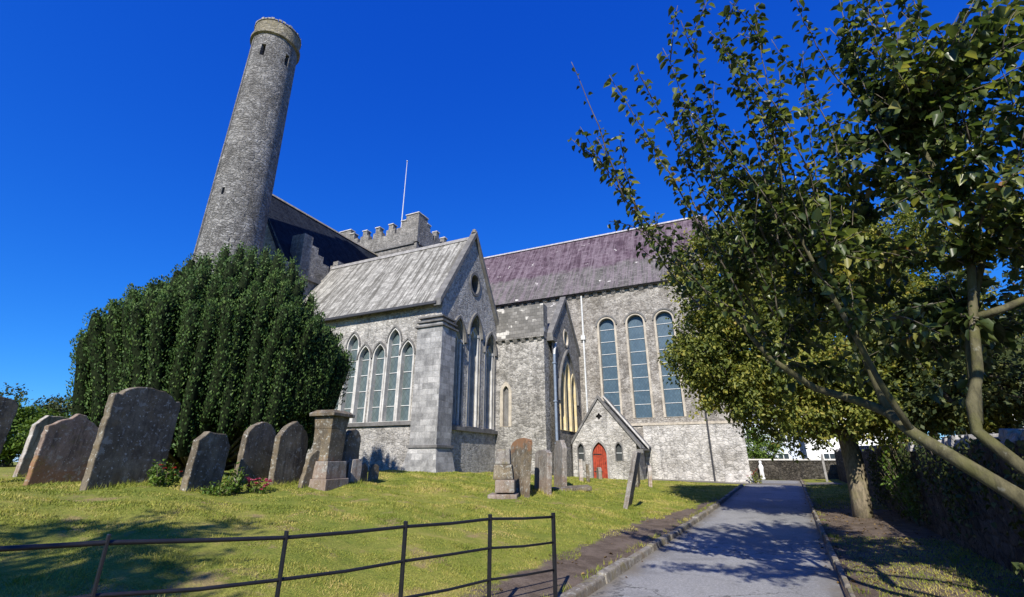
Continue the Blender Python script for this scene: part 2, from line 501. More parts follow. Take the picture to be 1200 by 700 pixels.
def bark(name, a, b, moss=(.16, .17, .05), mamt=.4):
    s = NT(name)
    c = s.co.outputs['Object']
    n = s.noise(s.mapping(c, (1, 1, .35)), 14, 7, .7)[0]
    col = s.mix(s.step(n, .35, .65), a, b)
    col = s.mix(s.math('MULTIPLY', s.step(s.noise(c, 3.5, 6, .65)[0], .45, .62), mamt), col, moss)
    col = s.mix(s.math('MULTIPLY', s.step(s.noise(c, 9, 5, .6)[0], .62, .7), .35), col, (.3, .3, .25))
    return s.done(col, .9, s.bump(n, .7, .02), .2)

M['bark_near'] = bark('smooth green grey bark', (.05, .046, .026), (.115, .104, .058), (.10, .10, .03), .5)
M['bark_mid'] = bark('brown bark', (.10, .085, .06), (.23, .19, .13), (.18, .17, .06), .3)
M['bark_dark'] = bark('dark bark', (.035, .03, .025), (.09, .075, .06), (.08, .08, .03), .2)

def leaf(name, stops, trans=.3, rough=.45, spec=.4, cl=.35, cscale=.9, tboost=1.6):
    """stops: colour ramp over a per leaf random value mixed with a clump noise"""
    s = NT(name)
    rnd = s.n('NewGeometry').outputs['Random Per Island']
    c = s.co.outputs['Object']
    cn = s.noise(c, cscale, 3, .6)[0]
    f = s.math('ADD', s.math('MULTIPLY', rnd, 1 - cl), s.math('MULTIPLY', s.step(cn, .3, .7), cl))
    col = s.ramp(f, stops)
    tc = s.mix(1.0, col, (tboost, tboost, tboost * .55), 'MULTIPLY')
    return s.done(col, rough, None, spec, 0.0, trans, tc)

M['leaf_near'] = leaf('near tree leaves', [(0, (.02, .034, .012)), (.4, (.042, .068, .02)), (.62, (.085, .115, .032)), (.8, (.19, .215, .05)), (.91, (.28, .25, .07)), (.95, (.22, .11, .04)), (1, (.38, .32, .09))], .38, .38, .5)
M['leaf_mid'] = leaf('turning leaves', [(0, (.045, .065, .015)), (.35, (.11, .14, .028)), (.62, (.2, .215, .042)), (.85, (.31, .285, .055)), (1, (.38, .28, .07))], .36, .5, .3)
M['leaf_yew'] = leaf('yew needles', [(0, (.022, .046, .013)), (.5, (.052, .1, .025)), (.8, (.09, .15, .038)), (1, (.15, .21, .055))], .08, .55, .2, .3, 1.3)
M['leaf_back'] = leaf('background tree leaves', [(0, (.025, .04, .014)), (.5, (.05, .07, .022)), (.8, (.085, .1, .03)), (1, (.14, .14, .045))], .25, .55, .25)
M['leaf_bright'] = leaf('bright bush leaves', [(0, (.04, .075, .012)), (.5, (.085, .15, .02)), (1, (.17, .24, .04))], .3, .5, .3)
M['petal_pink'] = leaf('pink petals', [(0, (.4, .05, .13)), (1, (.62, .16, .26))], .25, .5, .2)
M['petal_red'] = leaf('red petals', [(0, (.3, .02, .02)), (1, (.5, .06, .04))], .25, .5, .2)
M['blade'] = leaf('grass blades', [(0, (.12, .16, .024)), (.3, (.19, .225, .036)), (.55, (.275, .28, .052)), (.76, (.38, .34, .09)), (1, (.48, .36, .15))], .25, .6, .2, .7, 1.1, 1.3)

def asphalt():
    s = NT('worn grey tarmac')
    c = s.co.outputs['Object']
    big = s.noise(c, .35, 5, .6)[0]
    mid = s.noise(c, 2.1, 6, .65)[0]
    fine = s.noise(c, 95, 3, .7)[0]
    col = s.mix(s.step(big, .35, .65), (.185, .186, .184), (.26, .259, .254))
    col = s.mix(s.math('MULTIPLY', s.step(mid, .5, .7), .45), col, (.29, .285, .27))
    col = s.mix(.8, col, s.ramp(fine, [(.3, g_(.3)), (.7, g_(.7))]), 'OVERLAY')
    grit = s.noise(c, 26, 6, .8)[0]
    col = s.mix(.75, col, s.ramp(grit, [(.32, g_(.32)), (.52, g_(.5)), (.7, g_(.78))]), 'OVERLAY')
    blo = s.noise(c, .9, 5, .7, .6)[0]
    col = s.mix(s.math('MULTIPLY', s.step(blo, .54, .62), .3), col, (.1, .098, .095))
    spots = s.n('TexVoronoi', {'feature': 'F1'}, Vector=c, Scale=2.6).outputs['Distance']
    col = s.mix(s.math('MULTIPLY', s.step(spots, .05, .09, 1, 0), .45), col, (.06, .06, .06))
    # moss and grit gather along both edges
    sx = s.n('SeparateXYZ', Vector=c).outputs[1]
    e = s.math('ABSOLUTE', s.math('ADD', sx, 1.4))
    em = s.step(s.math('ADD', e, s.math('MULTIPLY', s.math('SUBTRACT', mid, .5), .7)), 1.05, 1.42)
    col = s.mix(s.math('MULTIPLY', em, .7), col, (.13, .11, .08))
    vo = s.n('TexVoronoi', {'feature': 'DISTANCE_TO_EDGE'}, Vector=s.n('VectorMath', {'operation': 'ADD'}, i0=c, i1=s.noise(c, 2.5, 4)[1]).outputs[0], Scale=.42)
    crack = s.step(vo.outputs[0], .0, .012, 1, 0)
    col = s.mix(s.math('MULTIPLY', crack, s.step(big, .4, .55, .1, .8)), col, (.05, .05, .05))
    return s.done(col, .88, s.bump(fine, .5, .006), .3)
M['asphalt'] = asphalt()

def lawn_mat():
    s = NT('lawn and earth')
    c = s.co.outputs['Object']       # local x along the path, y away from its left edge
    xyz = s.n('SeparateXYZ', Vector=c)
    sy = xyz.outputs[1]
    n1 = s.noise(c, .55, 5, .6)[0]
    n2 = s.noise(c, 3.2, 6, .65)[0]
    n3 = s.noise(c, 28, 5, .75)[0]
    col = s.ramp(s.math('ADD', s.math('MULTIPLY', n1, .5), s.math('MULTIPLY', n2, .5)),
                 [(.32, (.11, .15, .021)), (.44, (.165, .195, .03)), (.56, (.24, .24, .046)), (.68, (.34, .28, .09))])
    col = s.mix(.75, col, s.ramp(n3, [(.3, g_(.3)), (.7, g_(.7))]), 'OVERLAY')
    soil = s.mix(s.step(n2, .35, .65), (.1, .075, .056), (.165, .128, .1))
    soil = s.mix(.8, soil, s.ramp(s.noise(c, 45, 5, .8)[0], [(.3, g_(.28)), (.7, g_(.72))]), 'OVERLAY')
    e = s.math('ADD', sy, s.math('MULTIPLY', s.math('SUBTRACT', s.noise(c, 1.1, 5, .65)[0], .5), 1.1))
    e = s.math('ADD', e, s.step(xyz.outputs[0], 6, 14, -.2, .4))
    left = s.step(e, .72, .86, 1, 0)
    gap = s.math('MULTIPLY', left, s.step(xyz.outputs[0], 13.5, 17, 1, 0))
    er = s.math('ADD', sy, s.math('MULTIPLY', s.math('SUBTRACT', s.noise(c, .8, 5, .65)[0], .5), 1.2))
    right = s.math('MULTIPLY', s.step(er, -3.05, -2.95), s.step(sy, -2.0, -1.9, 1, 0))
    right2 = s.math('MULTIPLY', s.step(sy, -2.5, -2.4, 1, 0), s.math('MULTIPLY', s.step(s.math('ADD', xyz.outputs[0], n2), 6.9, 7.3), s.step(xyz.outputs[0], 12.2, 13, 1, 0)))
    soilm = s.math('MAXIMUM', gap, s.math('MAXIMUM', right, right2))
    bare = s.math('MULTIPLY', s.step(s.noise(c, 1.3, 5, .65)[0], .56, .66), .7)
    col = s.mix(bare, col, (.3, .21, .11))
    col = s.mix(soilm, col, soil)
    h = s.math('ADD', n3, s.math('MULTIPLY', n2, 1.5))
    return s.done(col, .95, s.bump(h, .7, .05), .15)
M['lawn'] = lawn_mat()
M['kerb'] = headstone_mat('kerb stone', [(.2, (.1, .088, .07)), (.45, (.17, .15, .125)), (.7, (.26, .24, .2)), (.9, (.36, .33, .29))], moss=.5)

# ---------------------------------------------------------------- ground (path aligned grid)
P0 = (.97, 6.64)
PD = (.5, .866025)          # along the path
PN = (-.866025, .5)         # to its left
PW = 2.79
def sm(a, b, x):
    t = np.clip((x - a) / (b - a), 0, 1)
    return t * t * (3 - 2 * t)
def to_ps(X, Y):
    return (X - P0[0]) * PD[0] + (Y - P0[1]) * PD[1], (X - P0[0]) * PN[0] + (Y - P0[1]) * PN[1]
def to_xy(p, s):
    return P0[0] + p * PD[0] + s * PN[0], P0[1] + p * PD[1] + s * PN[1]
def gps(p, s):
    p, s = np.asarray(p, float), np.asarray(s, float)
    zp = .25 * sm(8, 26, p)
    h = np.interp(s, [0, .9, 2, 4, 8, 12, 40], [.08, .14, .32, .62, 1.08, 1.1, 1.2])
    f = np.interp(p, [6, 12, 19, 24, 40], [1, .9, .4, .18, .1])
    und = .045 * np.sin(p * 1.3 + s * .7) * np.sin(s * 1.1 - p * .4) + .03 * np.sin(p * 2.9 - s * 1.7 + np.sin(s * .9)) + .018 * np.sin(p * 5.1 + s * 3.3)
    left = zp + h * f + und * sm(.8, 2.5, s) * sm(30, 20, p)
    right = zp + .07 + .05 * sm(3.0, 4.5, -s)
    return np.where(s > 0, left, np.where(s < -PW, right, zp))
def gz(X, Y):
    return float(gps(*to_ps(X, Y)))

def build_ground():
    ss = np.concatenate([[-400, -200, -100, -60, -30, -15, -8, -6, -5], np.arange(-4.6, -PW - .05, .25), [-PW - .001, -PW + .001, -1.4, -.001, .001], np.arange(.2, 3, .25), np.arange(3, 20, .5), [22, 25, 30, 40, 60, 100, 200, 400]])
    pp = np.concatenate([[-400, -200, -100, -60, -40, -30, -24], np.arange(-20, 32, .5), [34, 38, 45, 60, 100, 200, 400]])
    A, B = np.meshgrid(pp, ss, indexing='ij')
    Z = gps(A, B)
    V = np.stack([A.ravel(), B.ravel(), Z.ravel()], 1)
    ni, nj = A.shape
    i, j = np.meshgrid(np.arange(ni - 1), np.arange(nj - 1), indexing='ij')
    q = np.stack([i * nj + j, (i + 1) * nj + j, (i + 1) * nj + j + 1, i * nj + j + 1], -1).reshape(-1, 4)
    o = np_mesh('ground', V, q, M['lawn'], None, True)
    o.location = (P0[0], P0[1], 0)
    o.rotation_euler = (0, 0, R(60))
    tag(o, kind='structure')
build_ground()

def ps_sheet(name, polys, m, dz, step=.6):
    """sheets given as (p0, p1, s0, s1) draped on the ground"""
    V, Q, n = [], [], 0
    for p0, p1, s0, s1 in polys:
        pa = np.linspace(p0, p1, max(2, int((p1 - p0) / step) + 1))
        sa = np.linspace(s0, s1, max(2, int(abs(s1 - s0) / step) + 1))
        A, B = np.meshgrid(pa, sa, indexing='ij')
        Z = gps(A, B) + dz
        V.append(np.stack([A.ravel(), B.ravel(), Z.ravel()], 1))
        ni, nj = A.shape
        i, j = np.meshgrid(np.arange(ni - 1), np.arange(nj - 1), indexing='ij')
        Q.append(np.stack([i * nj + j, (i + 1) * nj + j, (i + 1) * nj + j + 1, i * nj + j + 1], -1).reshape(-1, 4) + n)
        n += len(V[-1])
    o = np_mesh(name, np.concatenate(V), np.concatenate(Q), m)
    o.location = (P0[0], P0[1], 0)
    o.rotation_euler = (0, 0, R(60))
    return tag(o, kind='structure')
ps_sheet('path', [(-30, 32.3, -PW + .002, -.002)], M['asphalt'], .004)

# tarmac strip that leaves the path and runs along the foot of the choir wall
A0 = R(24.5)
CA, SA = math.cos(A0), math.sin(A0)
def uv_xy(u, v):
    return CA * u + SA * v, -SA * u + CA * v
def strip():
    us, vs_ = np.linspace(-5.0, 5.2, 22), np.linspace(31.3, 33.4, 6)
    V = []
    for u in us:
        for i_, v in enumerate(vs_):
            v0 = 31.6 - .12 * max(0, u + 2) if i_ == 0 else v
            X, Y = uv_xy(u, v0 if i_ == 0 else v)
            V.append((X, Y, gz(X, Y) + .012))
    nj = len(vs_)
    Q = [(i * nj + j, (i + 1) * nj + j, (i + 1) * nj + j + 1, i * nj + j + 1) for i in range(len(us) - 1) for j in range(nj - 1)]
    o = np_mesh('pavement', np.array(V), np.array(Q), M['asphalt'])
    tag(o, kind='structure')
strip()

def kerb(s0, p0, p1, w, h, wob):
    mb = MB()
    p = p0
    rr = random.Random(int(s0 * 10) + 5)
    while p < p1:
        L = rr.uniform(.6, 1.5)
        z = float(gps(p + L / 2, -1))
        a = rr.uniform(-wob, wob)
        hh = h * rr.uniform(.85, 1.1)
        w0 = w * rr.uniform(.85, 1.15)
        e = rr.uniform(-.008, .008)
        mb.frustum((p, p + L - .004, s0 - w0 / 2 + a, s0 + w0 / 2 + a), (p + .012, p + L - .016, s0 - w0 / 2 + .03 + a, s0 + w0 / 2 - .03 + a), z - .1, z + hh + e)
        p += L
    o = mb.build('kerb', M['kerb'], bevel=.02)
    o.location = (P0[0], P0[1], 0)
    o.rotation_euler = (0, 0, R(60))
    tag(o, kind='structure')
kerb(.06, -8, 23.2, .19, .11, .012)
kerb(-PW - .05, -8, 31, .13, .11, .01)

# ---------------------------------------------------------------- cathedral
REF = (-13.0, 26.0, .8)
_cx, _cy = uv_xy(REF[0], REF[1])
cath = thing('cathedral', 'large grey limestone cathedral with steep slate roofs and a low battlemented tower', 'cathedral', (_cx, _cy, REF[2]), -A0)
def CM(): return MB(REF)

def arch(c, hw, z0, ztop, kind='lancet', n=8):
    """closed outline (s, z) of an opening, counter clockwise from the lower left"""
    if kind == 'round':
        zs = ztop - hw
        pts = [(c + hw * math.cos(math.pi * i / (2 * n)), zs + hw * math.sin(math.pi * i / (2 * n))) for i in range(2 * n + 1)]
    elif kind == 'flat':
        return [(c - hw, z0), (c + hw, z0), (c + hw, ztop), (c - hw, ztop)]
    else:
        r_ = hw * 2.1
        hgt = math.sqrt(r_ ** 2 - (r_ - hw) ** 2)
        zs = ztop - hgt
        a1 = math.atan2(hgt, r_ - hw)
        right = [(c + hw - r_ + r_ * math.cos(a1 * i / n), zs + r_ * math.sin(a1 * i / n)) for i in range(n + 1)]
        left = [(2 * c - x, z) for x, z in reversed(right[:-1])]
        pts = right + left
    return [(c - hw, z0), (c + hw, z0)] + pts[0:] if z0 < pts[0][1] - 1e-6 else pts

class Face:
    """vertical wall plane in local cathedral coordinates; axis 'u' (faces -v) or 'v' (faces +u)"""
    def __init__(s, axis, at): s.ax, s.at = axis, at
    def p(s, a, z, d=0.0):
        """d > 0 goes out of the wall"""
        return (a, s.at - d, z) if s.ax == 'u' else (s.at + d, a, z)

def wall(mb, F, outline, holes=(), rim=0.0):
    loops = [[F.p(a, z) for a, z in outline]] + [[F.p(a, z) for a, z in h] for h in holes]
    flat = [p for l in loops for p in l]
    mb.add(flat, [tuple(t) for t in tess(loops)])

def ring(mb, F, inner, outer, d_out, d_in):
    """dressed surround: front ring standing d_out proud, reveals running d_in deep"""
    n = len(inner)
    vs = [F.p(a, z, d_out) for a, z in inner] + [F.p(a, z, d_out) for a, z in outer] + [F.p(a, z, -d_in) for a, z in inner] + [F.p(a, z, -.02) for a, z in outer]
    fs = []
    for i in range(n):
        j = (i + 1) % n
        fs += [(i, j, n + j, n + i), (i, 2 * n + i, 2 * n + j, j), (n + i, n + j, 3 * n + j, 3 * n + i)]
    mb.add(vs, fs)

def hood(mb, F, c, hw, zspring_pts, d, t):
    """label moulding following the arch head"""
    pts = zspring_pts
    vs, fs = [], []
    for (a, z), (b, y) in pts:
        vs += [F.p(a, z, 0), F.p(a, z, d), F.p(b, y, d), F.p(b, y, 0)]
    n = len(pts)
    for i in range(n - 1):
        o = i * 4
        for k in range(4):
            fs.append((o + k, o + (k + 1) % 4, o + 4 + (k + 1) % 4, o + 4 + k))
    fs += [(0, 1, 2, 3), tuple((n - 1) * 4 + k for k in (3, 2, 1, 0))]
    mb.add(vs, fs)

def head_pts(c, hw, ztop, w, kind='lancet'):
    a = arch(c, hw, -1, ztop, kind)[2:]
    b = arch(c, hw + w, -1, ztop + w * (1.35 if kind == 'lancet' else 1), kind)[2:]
    return list(zip(a, b))

def window(F, c, hw, z0, zt, kind='lancet', gl='glass_teal', fr='dressed_pale', ringw=.12, proud=.035, depth=.32, bars=None, hoodm=None, name='lancet_window', hoodw=.09, barm='pipe_pale', label=None):
    """one window: part = glass, children = surround, glazing bars, hood mould"""
    inner = arch(c, hw, z0, zt, kind)
    k = 1.35 if kind == 'lancet' else 1
    outer = arch(c, hw + ringw, z0 - .02, zt + ringw * k, kind)
    m = CM()
    m.add([F.p(a, z, -depth + .02) for a, z in inner], [tuple(t) for t in tess([[F.p(a, z) for a, z in inner]])])
    w = m.build(name, M[gl], cath)
    if label: w['label'] = label
    r_ = CM()
    ring(r_, F, inner, outer, proud, depth)
    r_.build('surround', M[fr], w)
    for zb in (bars or []):
        b = CM()
        b.box(*bx(F, c - hw, c + hw, -depth + .03, -depth + .06), zb - .018, zb + .018)
        b.build('glazing_bar', M[barm], w)
    if hoodm:
        h = CM()
        hood(h, F, c, hw, head_pts(c, hw + ringw * .85, zt + ringw * .85 * k, hoodw, kind), .1, hoodw)
        h.build('hood_moulding', M[hoodm], w)
    return w

def bx(F, a0, a1, d0, d1):
    """x0,x1,y0,y1 of a box on wall F between along-coordinates a and out-depths d"""
    if F.ax == 'u':
        return (a0, a1, F.at - d1, F.at - d0)
    return (F.at + d0, F.at + d1, a0, a1)

def corbels(mb, F, a0, a1, z, sp=.62, w=.26, d=.2, h=.22):
    n = int((a1 - a0) / sp)
    for i in range(n):
        a = a0 + (i + .5) * (a1 - a0) / n
        x0, x1, y0, y1 = bx(F, a - w / 2, a + w / 2, -.02, d)
        if F.ax == 'u':
            mb.frustum((x0, x1, F.at - .05, y1), (x0, x1, y0, y1), z - h, z)
        else:
            mb.frustum((x0, x0 + .07, y0, y1), (x0, x1, y0, y1), z - h, z)

def roof_slab(mb, e0, e1, r1, r0, t=.14):
    """sloping slab from eave e0-e1 to ridge r0-r1"""
    n = (Vector(e1) - Vector(e0)).cross(Vector(r0) - Vector(e0)).normalized()
    if n.z < 0: n = -n
    vs = [Vector(p) for p in (e0, e1, r1, r0)]
    vs += [p - n * t for p in vs]
    mb.add(vs, [(0, 1, 2, 3), (7, 6, 5, 4), (0, 4, 5, 1), (1, 5, 6, 2), (2, 6, 7, 3), (3, 7, 4, 0)])

def battlement(mb, F, a0, a1, z0, prof, th=.5):
    """prof: (start, end, top) pieces along the wall above z0"""
    for s0, s1, zt in prof:
        mb.box(*bx(F, s0, s1, -th, 0), z0, zt)

# --- choir
CHU0, CHU1, CHV, RV, EAVE, RIDGE = -25.4, .8, 33.5, 38.3, 14.0, 21.4
FC = Face('u', CHV)
ch_w = [(-7.33, .58), (-5.17, .58), (-3.1, .58)]
m = CM()
wall(m, FC, [(CHU0, 0), (CHU1, 0), (CHU1, EAVE), (CHU0, EAVE)], [arch(c, hw, 4.35, 11.85, 'round') for c, hw in ch_w])
FE = Face('v', CHU1)
wall(m, FE, [(CHV, 0), (2 * RV - CHV, 0), (2 * RV - CHV, EAVE), (RV, RIDGE + .2), (CHV, EAVE)], [arch(RV, .75, 5, 13.5)])
FN = Face('u', 2 * RV - CHV)
wall(m, FN, [(CHU0, 0), (CHU1, 0), (CHU1, EAVE), (CHU0, EAVE)])
choir = m.build('choir_wall', M['rubble_choir'], cath)
m = CM()
corbels(m, FC, -16.8, CHU1, EAVE + .02, .7, .34, .24, .28)
m.box(CHU0, CHU1 + .05, CHV - .26, CHV - .002, EAVE + .02, EAVE + .14)
m.build('corbel_table', M['rubble_grey'], choir)
m = CM()
m.box(-9.3, CHU1 + .09, CHV - .1, CHV + .0, 3.82, 3.98)
m.build('string_course', M['dressed_cream'], choir)
m = CM()
m.box(-5.3, CHU1 + .12, CHV - .06, CHV + .01, .0, 3.82)
m.frustum((-.6, CHU1 + .55, CHV - .55, CHV + 1.5), (-.5, CHU1 + .2, CHV - .14, CHV + 1.2), .0, .9)
m.build('plinth', M['rubble_white'], choir)
m = CM()
for i in range(14):
    z0 = .9 + i * .92
    m.box(CHU1 - (.5 if i % 2 else .3), CHU1 + .03, CHV - .03, CHV + (.3 if i % 2 else .5), max(z0, 3.99), z0 + .9) if z0 > 3 else None
m.build('quoin', M['dressed_cream'], choir, bevel=.015)
m = CM()
roof_slab(m, (CHU0, CHV - .42, EAVE + .1), (CHU1 + .1, CHV - .42, EAVE + .1), (CHU1 + .1, RV, RIDGE), (CHU0, RV, RIDGE))
roof_slab(m, (CHU0, 2 * RV - CHV + .42, EAVE + .1), (CHU1 + .1, 2 * RV - CHV + .42, EAVE + .1), (CHU1 + .1, RV, RIDGE), (CHU0, RV, RIDGE))
M['slate_purple'] = slate('purple and grey slates', [(.25, (.038, .023, .033)), (.55, (.075, .05, .066)), (.85, (.135, .1, .122))], streak=(.5, (.2, .16, .185)), split=(17.0 - REF[2], [(.25, (.045, .043, .042)), (.55, (.085, .081, .077)), (.85, (.14, .132, .125))]), patch=.7, rows=.26, w=.42)
croof = m.build('choir_roof', M['slate_purple'], cath)
m = CM()
for i in range(52):
    a = CHU0 + i * .5
    m.prism([(a + .01, RV - .2, RIDGE - .1), (a + .01, RV, RIDGE + .14), (a + .01, RV + .2, RIDGE - .1), (a + .01, RV, RIDGE + .02)], (.48, 0, 0))
m.build('ridge_tiles', M['ridge_grey'], croof)
for c, hw in ch_w:
    window(FC, c, hw, 4.35, 11.85, 'round', 'glass_blue', 'dressed_cream', .15, .04, .34, [5.3, 6.25, 7.2, 8.15, 9.1, 10.05, 11.0], 'dressed_dark', 'tall_round_headed_window', .12, barm='pipe_pale')
m = CM()
m.tube([(-9.15, CHV - .12, .6), (-9.15, CHV - .12, 13.9)], .07)
m.box(-9.3, -9.0, CHV - .26, CHV - .04, 10.3, 10.65)
pd_ = m.build('downpipe', M['pipe_pale'], cath)
m = CM()
m.tube([(-1.15, CHV - .16, .4), (-1.15, CHV - .16, 4.2), (-1.15, CHV - .1, 4.6), (-1.15, CHV - .1, 13.8)], .055)
m.build('downpipe', M['pipe_dark'], cath)

# --- crossing tower
TU0, TU1, TV0, TV1 = -35.6, -25.4, 33.0, 42.6
FTs, FTe = Face('u', TV0), Face('v', TU1)
m = CM()
slit = lambda c, z: arch(c, .16, z, z + 1.0, 'flat')
wall(m, FTs, [(TU0, 5), (TU1, 5), (TU1, 23), (TU0, 23)], [slit(-28.4, 20.2), slit(-32.5, 20.2)])
wall(m, FTe, [(TV0, 5), (TV1, 5), (TV1, 23), (TV0, 23)], [slit(35.6, 20.2)])
wall(m, Face('u', TV1), [(TU0, 5), (TU1, 5), (TU1, 23), (TU0, 23)])
wall(m, Face('v', TU0), [(TV0, 5), (TV1, 5), (TV1, 23), (TV0, 23)])
tower = m.build('crossing_tower', M['rubble_grey'], cath)
m = CM()
m.box(TU0 + .3, TU1 - .3, TV0 + .3, TV1 - .3, 22.4, 22.5)
for F, a0, a1 in ((FTs, TU0 - .18, TU1 + .18), (FTe, TV0 - .17, TV1 + .18)):
    m.box(*bx(F, a0 + .45, a1 - .45, -.3, .16), 21.75, 21.95)
m.build('string_course', M['dressed_dark'], tower)
m = CM()
def irish(a0, a1):
    """stepped battlement profile: high corners, stepped merlons between"""
    L = a1 - a0
    p = [(0, 1.55, 25.1), (1.55, 2.1, 24.55), (2.1, 2.65, 23.9)]
    x = 2.65
    n = 3
    w = (L - 5.3) / n
    for i in range(n):
        p += [(x, x + w * .22, 23.35), (x + w * .22, x + w * .38, 23.95), (x + w * .38, x + w * .7, 24.5), (x + w * .7, x + w * .86, 23.95), (x + w * .86, x + w, 23.35)]
        x += w
    p += [(L - 2.65, L - 2.1, 23.9), (L - 2.1, L - 1.55, 24.55), (L - 1.55, L, 25.1)]
    return [(a0 + a, a0 + b, z) for a, b, z in p]
FTs2, FTe2 = Face('u', TV0 - .12), Face('v', TU1 + .12)
battlement(m, FTs2, 0, 0, 21.95, irish(TU0 - .12, TU1 + .12), .55)
ps_ = irish(TV0 - .12, TV1 + .12)
ps_[0] = (TV0 + .434, ps_[0][1], ps_[0][2])
battlement(m, FTe2, 0, 0, 21.95, ps_, .55)
FTn2, FTw2 = Face('u', TV1 - .3), Face('v', TU0 + .42)
battlement(m, FTw2, 0, 0, 21.95, [(a, b, z - .003) for a, b, z in irish(TV0 + .5, TV1 - .2)], .5)
battlement(m, FTn2, 0, 0, 21.95, [(a, b, z - .005) for a, b, z in irish(TU0 + .5, TU1 - .5)], .5)
par = m.build('battlement', M['rubble_grey'], tower)
for a, b, z in irish(TU0 - .12, TU1 + .12):
    if z > 24.2:
        m = CM()
        m.box(a - .06, b + .06, TV0 - .2, TV0 + .5, z + .002, z + .1)
        m.build('coping_stone', M['dressed_pale'], tower)
for a, b, z in ps_:
    if z > 24.2:
        m = CM()
        m.box(TU1 - .46, TU1 + .2, a + (.05 if a < TV0 + .5 else -.04), b + .06, z + .004, z + .104)
        m.build('coping_stone', M['dressed_pale'], tower)
for F, c, z in ((FTs, -28.4, 20.2), (FTs, -32.5, 20.2), (FTe, 35.6, 20.2)):
    window(F, c, .16, z, z + 1.0, 'flat', 'dark_void', 'dressed_dark', .08, .02, .4, name='slit_window')
m = CM()
m.tube([(-29.4, 35.3, 22.4), (-29.4, 35.3, 34.1)], [.075, .03], 8)
m.lathe([(.001, 34.23), (.09, 34.18), (.09, 34.1), (.001, 34.04)], 10, (-29.4, 35.3))
m.build('flagpole', M['pole_grey'], cath)

# --- south transept
SU0, SU1, SV0, SV1, SRID, SEAV = -35.2, -25.4, 20.2, 33.0, 21.4, 14.2
SG = 19.2
FSe, FSs = Face('v', SU1), Face('u', SG)
SMID = (SU0 + SU1) / 2
m = CM()
wall(m, FSe, [(SG, 0), (SV1, 0), (SV1, SEAV), (SG, SEAV)])
wall(m, FSs, [(SU0, 0), (SU1, 0), (SU1, SEAV), (SMID, SRID - .15), (SU0, SEAV)], [arch(SMID + d, .5, 5, 12 + (1.2 if d == 0 else 0)) for d in (-1.6, 0, 1.6)])
wall(m, Face('v', SU0), [(SG, 0), (SV1, 0), (SV1, SEAV), (SG, SEAV)])
tw = m.build('transept_wall', M['rubble_grey'], cath)
for d in (-1.6, 0, 1.6):
    window(FSs, SMID + d, .5, 5, 12 + (1.2 if d == 0 else 0), 'lancet', 'glass_teal', 'dressed_pale', .15, .03, .35, [6.5, 8, 9.5, 11])
m = CM()
prof = [(20.2, 20.95, 16.75), (20.95, 21.55, 16.15), (21.55, 22.1, 15.65), (22.1, 22.7, 15.15), (22.7, 23.25, 14.75), (23.25, 23.5, 15.5), (23.5, 24.15, 15.95), (24.15, 24.5, 15.4), (24.5, 25.2, 14.75)]
x = 25.2
while x < 32:
    prof += [(x, x + .3, 15.3), (x + .3, x + .9, 15.8), (x + .9, x + 1.2, 15.3), (x + 1.2, min(33, x + 1.75), 14.75)]
    x += 1.75
battlement(m, Face('v', SU1 + .08), 0, 0, SEAV - .5, prof, .5)
m.box(SU1 - 1.1, SU1 - .42, SV0 - .05, SV0 + .55, SEAV - .5, 16.75)
m.build('battlement', M['rubble_grey'], tw)
m = CM()
m.box(*bx(FSe, SV0 - .1, SV1, -.02, .2), SEAV - .75, SEAV - .502)
m.build('string_course', M['dressed_dark'], tw)
m = CM()
roof_slab(m, (SU1 - .3, SG - .12, SEAV + .1), (SU1 - .3, SV1, SEAV + .1), (SMID, SV1, SRID), (SMID, SG - .12, SRID))
roof_slab(m, (SU0 + .3, SG - .12, SEAV + .1), (SU0 + .3, SV1, SEAV + .1), (SMID, SV1, SRID), (SMID, SG - .12, SRID))
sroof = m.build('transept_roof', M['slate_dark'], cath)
m = CM()
for i in range(31):
    a = SG - .1 + i * .48
    m.prism([(SMID - .2, a, SRID - .14), (SMID, a, SRID + .12), (SMID + .2, a, SRID - .14)], (0, .46, 0))
m.build('ridge_tiles', M['hs_moss'], sroof)

# --- nave beyond the crossing
m = CM()
NU0 = -68.0
wall(m, Face('u', CHV), [(NU0, 0), (TU0, 0), (TU0, EAVE), (NU0, EAVE)])
wall(m, Face('v', NU0), [(CHV, 0), (2 * RV - CHV, 0), (2 * RV - CHV, EAVE), (RV, RIDGE), (CHV, EAVE)])
m.build('nave_wall', M['rubble_grey'], cath)
m = CM()
roof_slab(m, (NU0, CHV - .4, EAVE + .1), (TU0, CHV - .4, EAVE + .1), (TU0, RV, RIDGE - .3), (NU0, RV, RIDGE - .3))
roof_slab(m, (NU0, 2 * RV - CHV + .4, EAVE + .1), (TU0, 2 * RV - CHV + .4, EAVE + .1), (TU0, RV, RIDGE - .3), (NU0, RV, RIDGE - .3))
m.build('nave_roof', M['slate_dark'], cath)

# --- south chapel with the three light gable
U0, U1, V0, V1, EV, APX = -25.4, -13.2, 19.8, 26.5, 9.75, 15.1
VM = (V0 + V1) / 2
F1, F2 = Face('u', V0), Face('v', U1)
lights = [(-20.13, 7.72), (-19.18, 8.52), (-18.24, 7.72), (-17.18, 7.72), (-16.21, 8.52), (-15.26, 7.72)]
m = CM()
wall(m, F1, [(U0, 0), (U1, 0), (U1, EV), (U0, EV)], [arch(c, .37, 3.5, zt) for c, zt in lights])
gl = [(21.54, .7, 9.25), (23.5, .74, 9.98), (25.5, .7, 9.25)]
circ = [(VM + .2 + .52 * math.cos(2 * math.pi * i / 20), 12.0 + .62 * math.sin(2 * math.pi * i / 20)) for i in range(20)]
wall(m, F2, [(V0, 0), (V1, 0), (V1, EV), (VM, APX), (V0, EV)], [arch(c, hw, 3.35, zt) for c, hw, zt in gl] + [circ])
chapel = m.build('chapel_wall', M['rubble_pale'], cath)
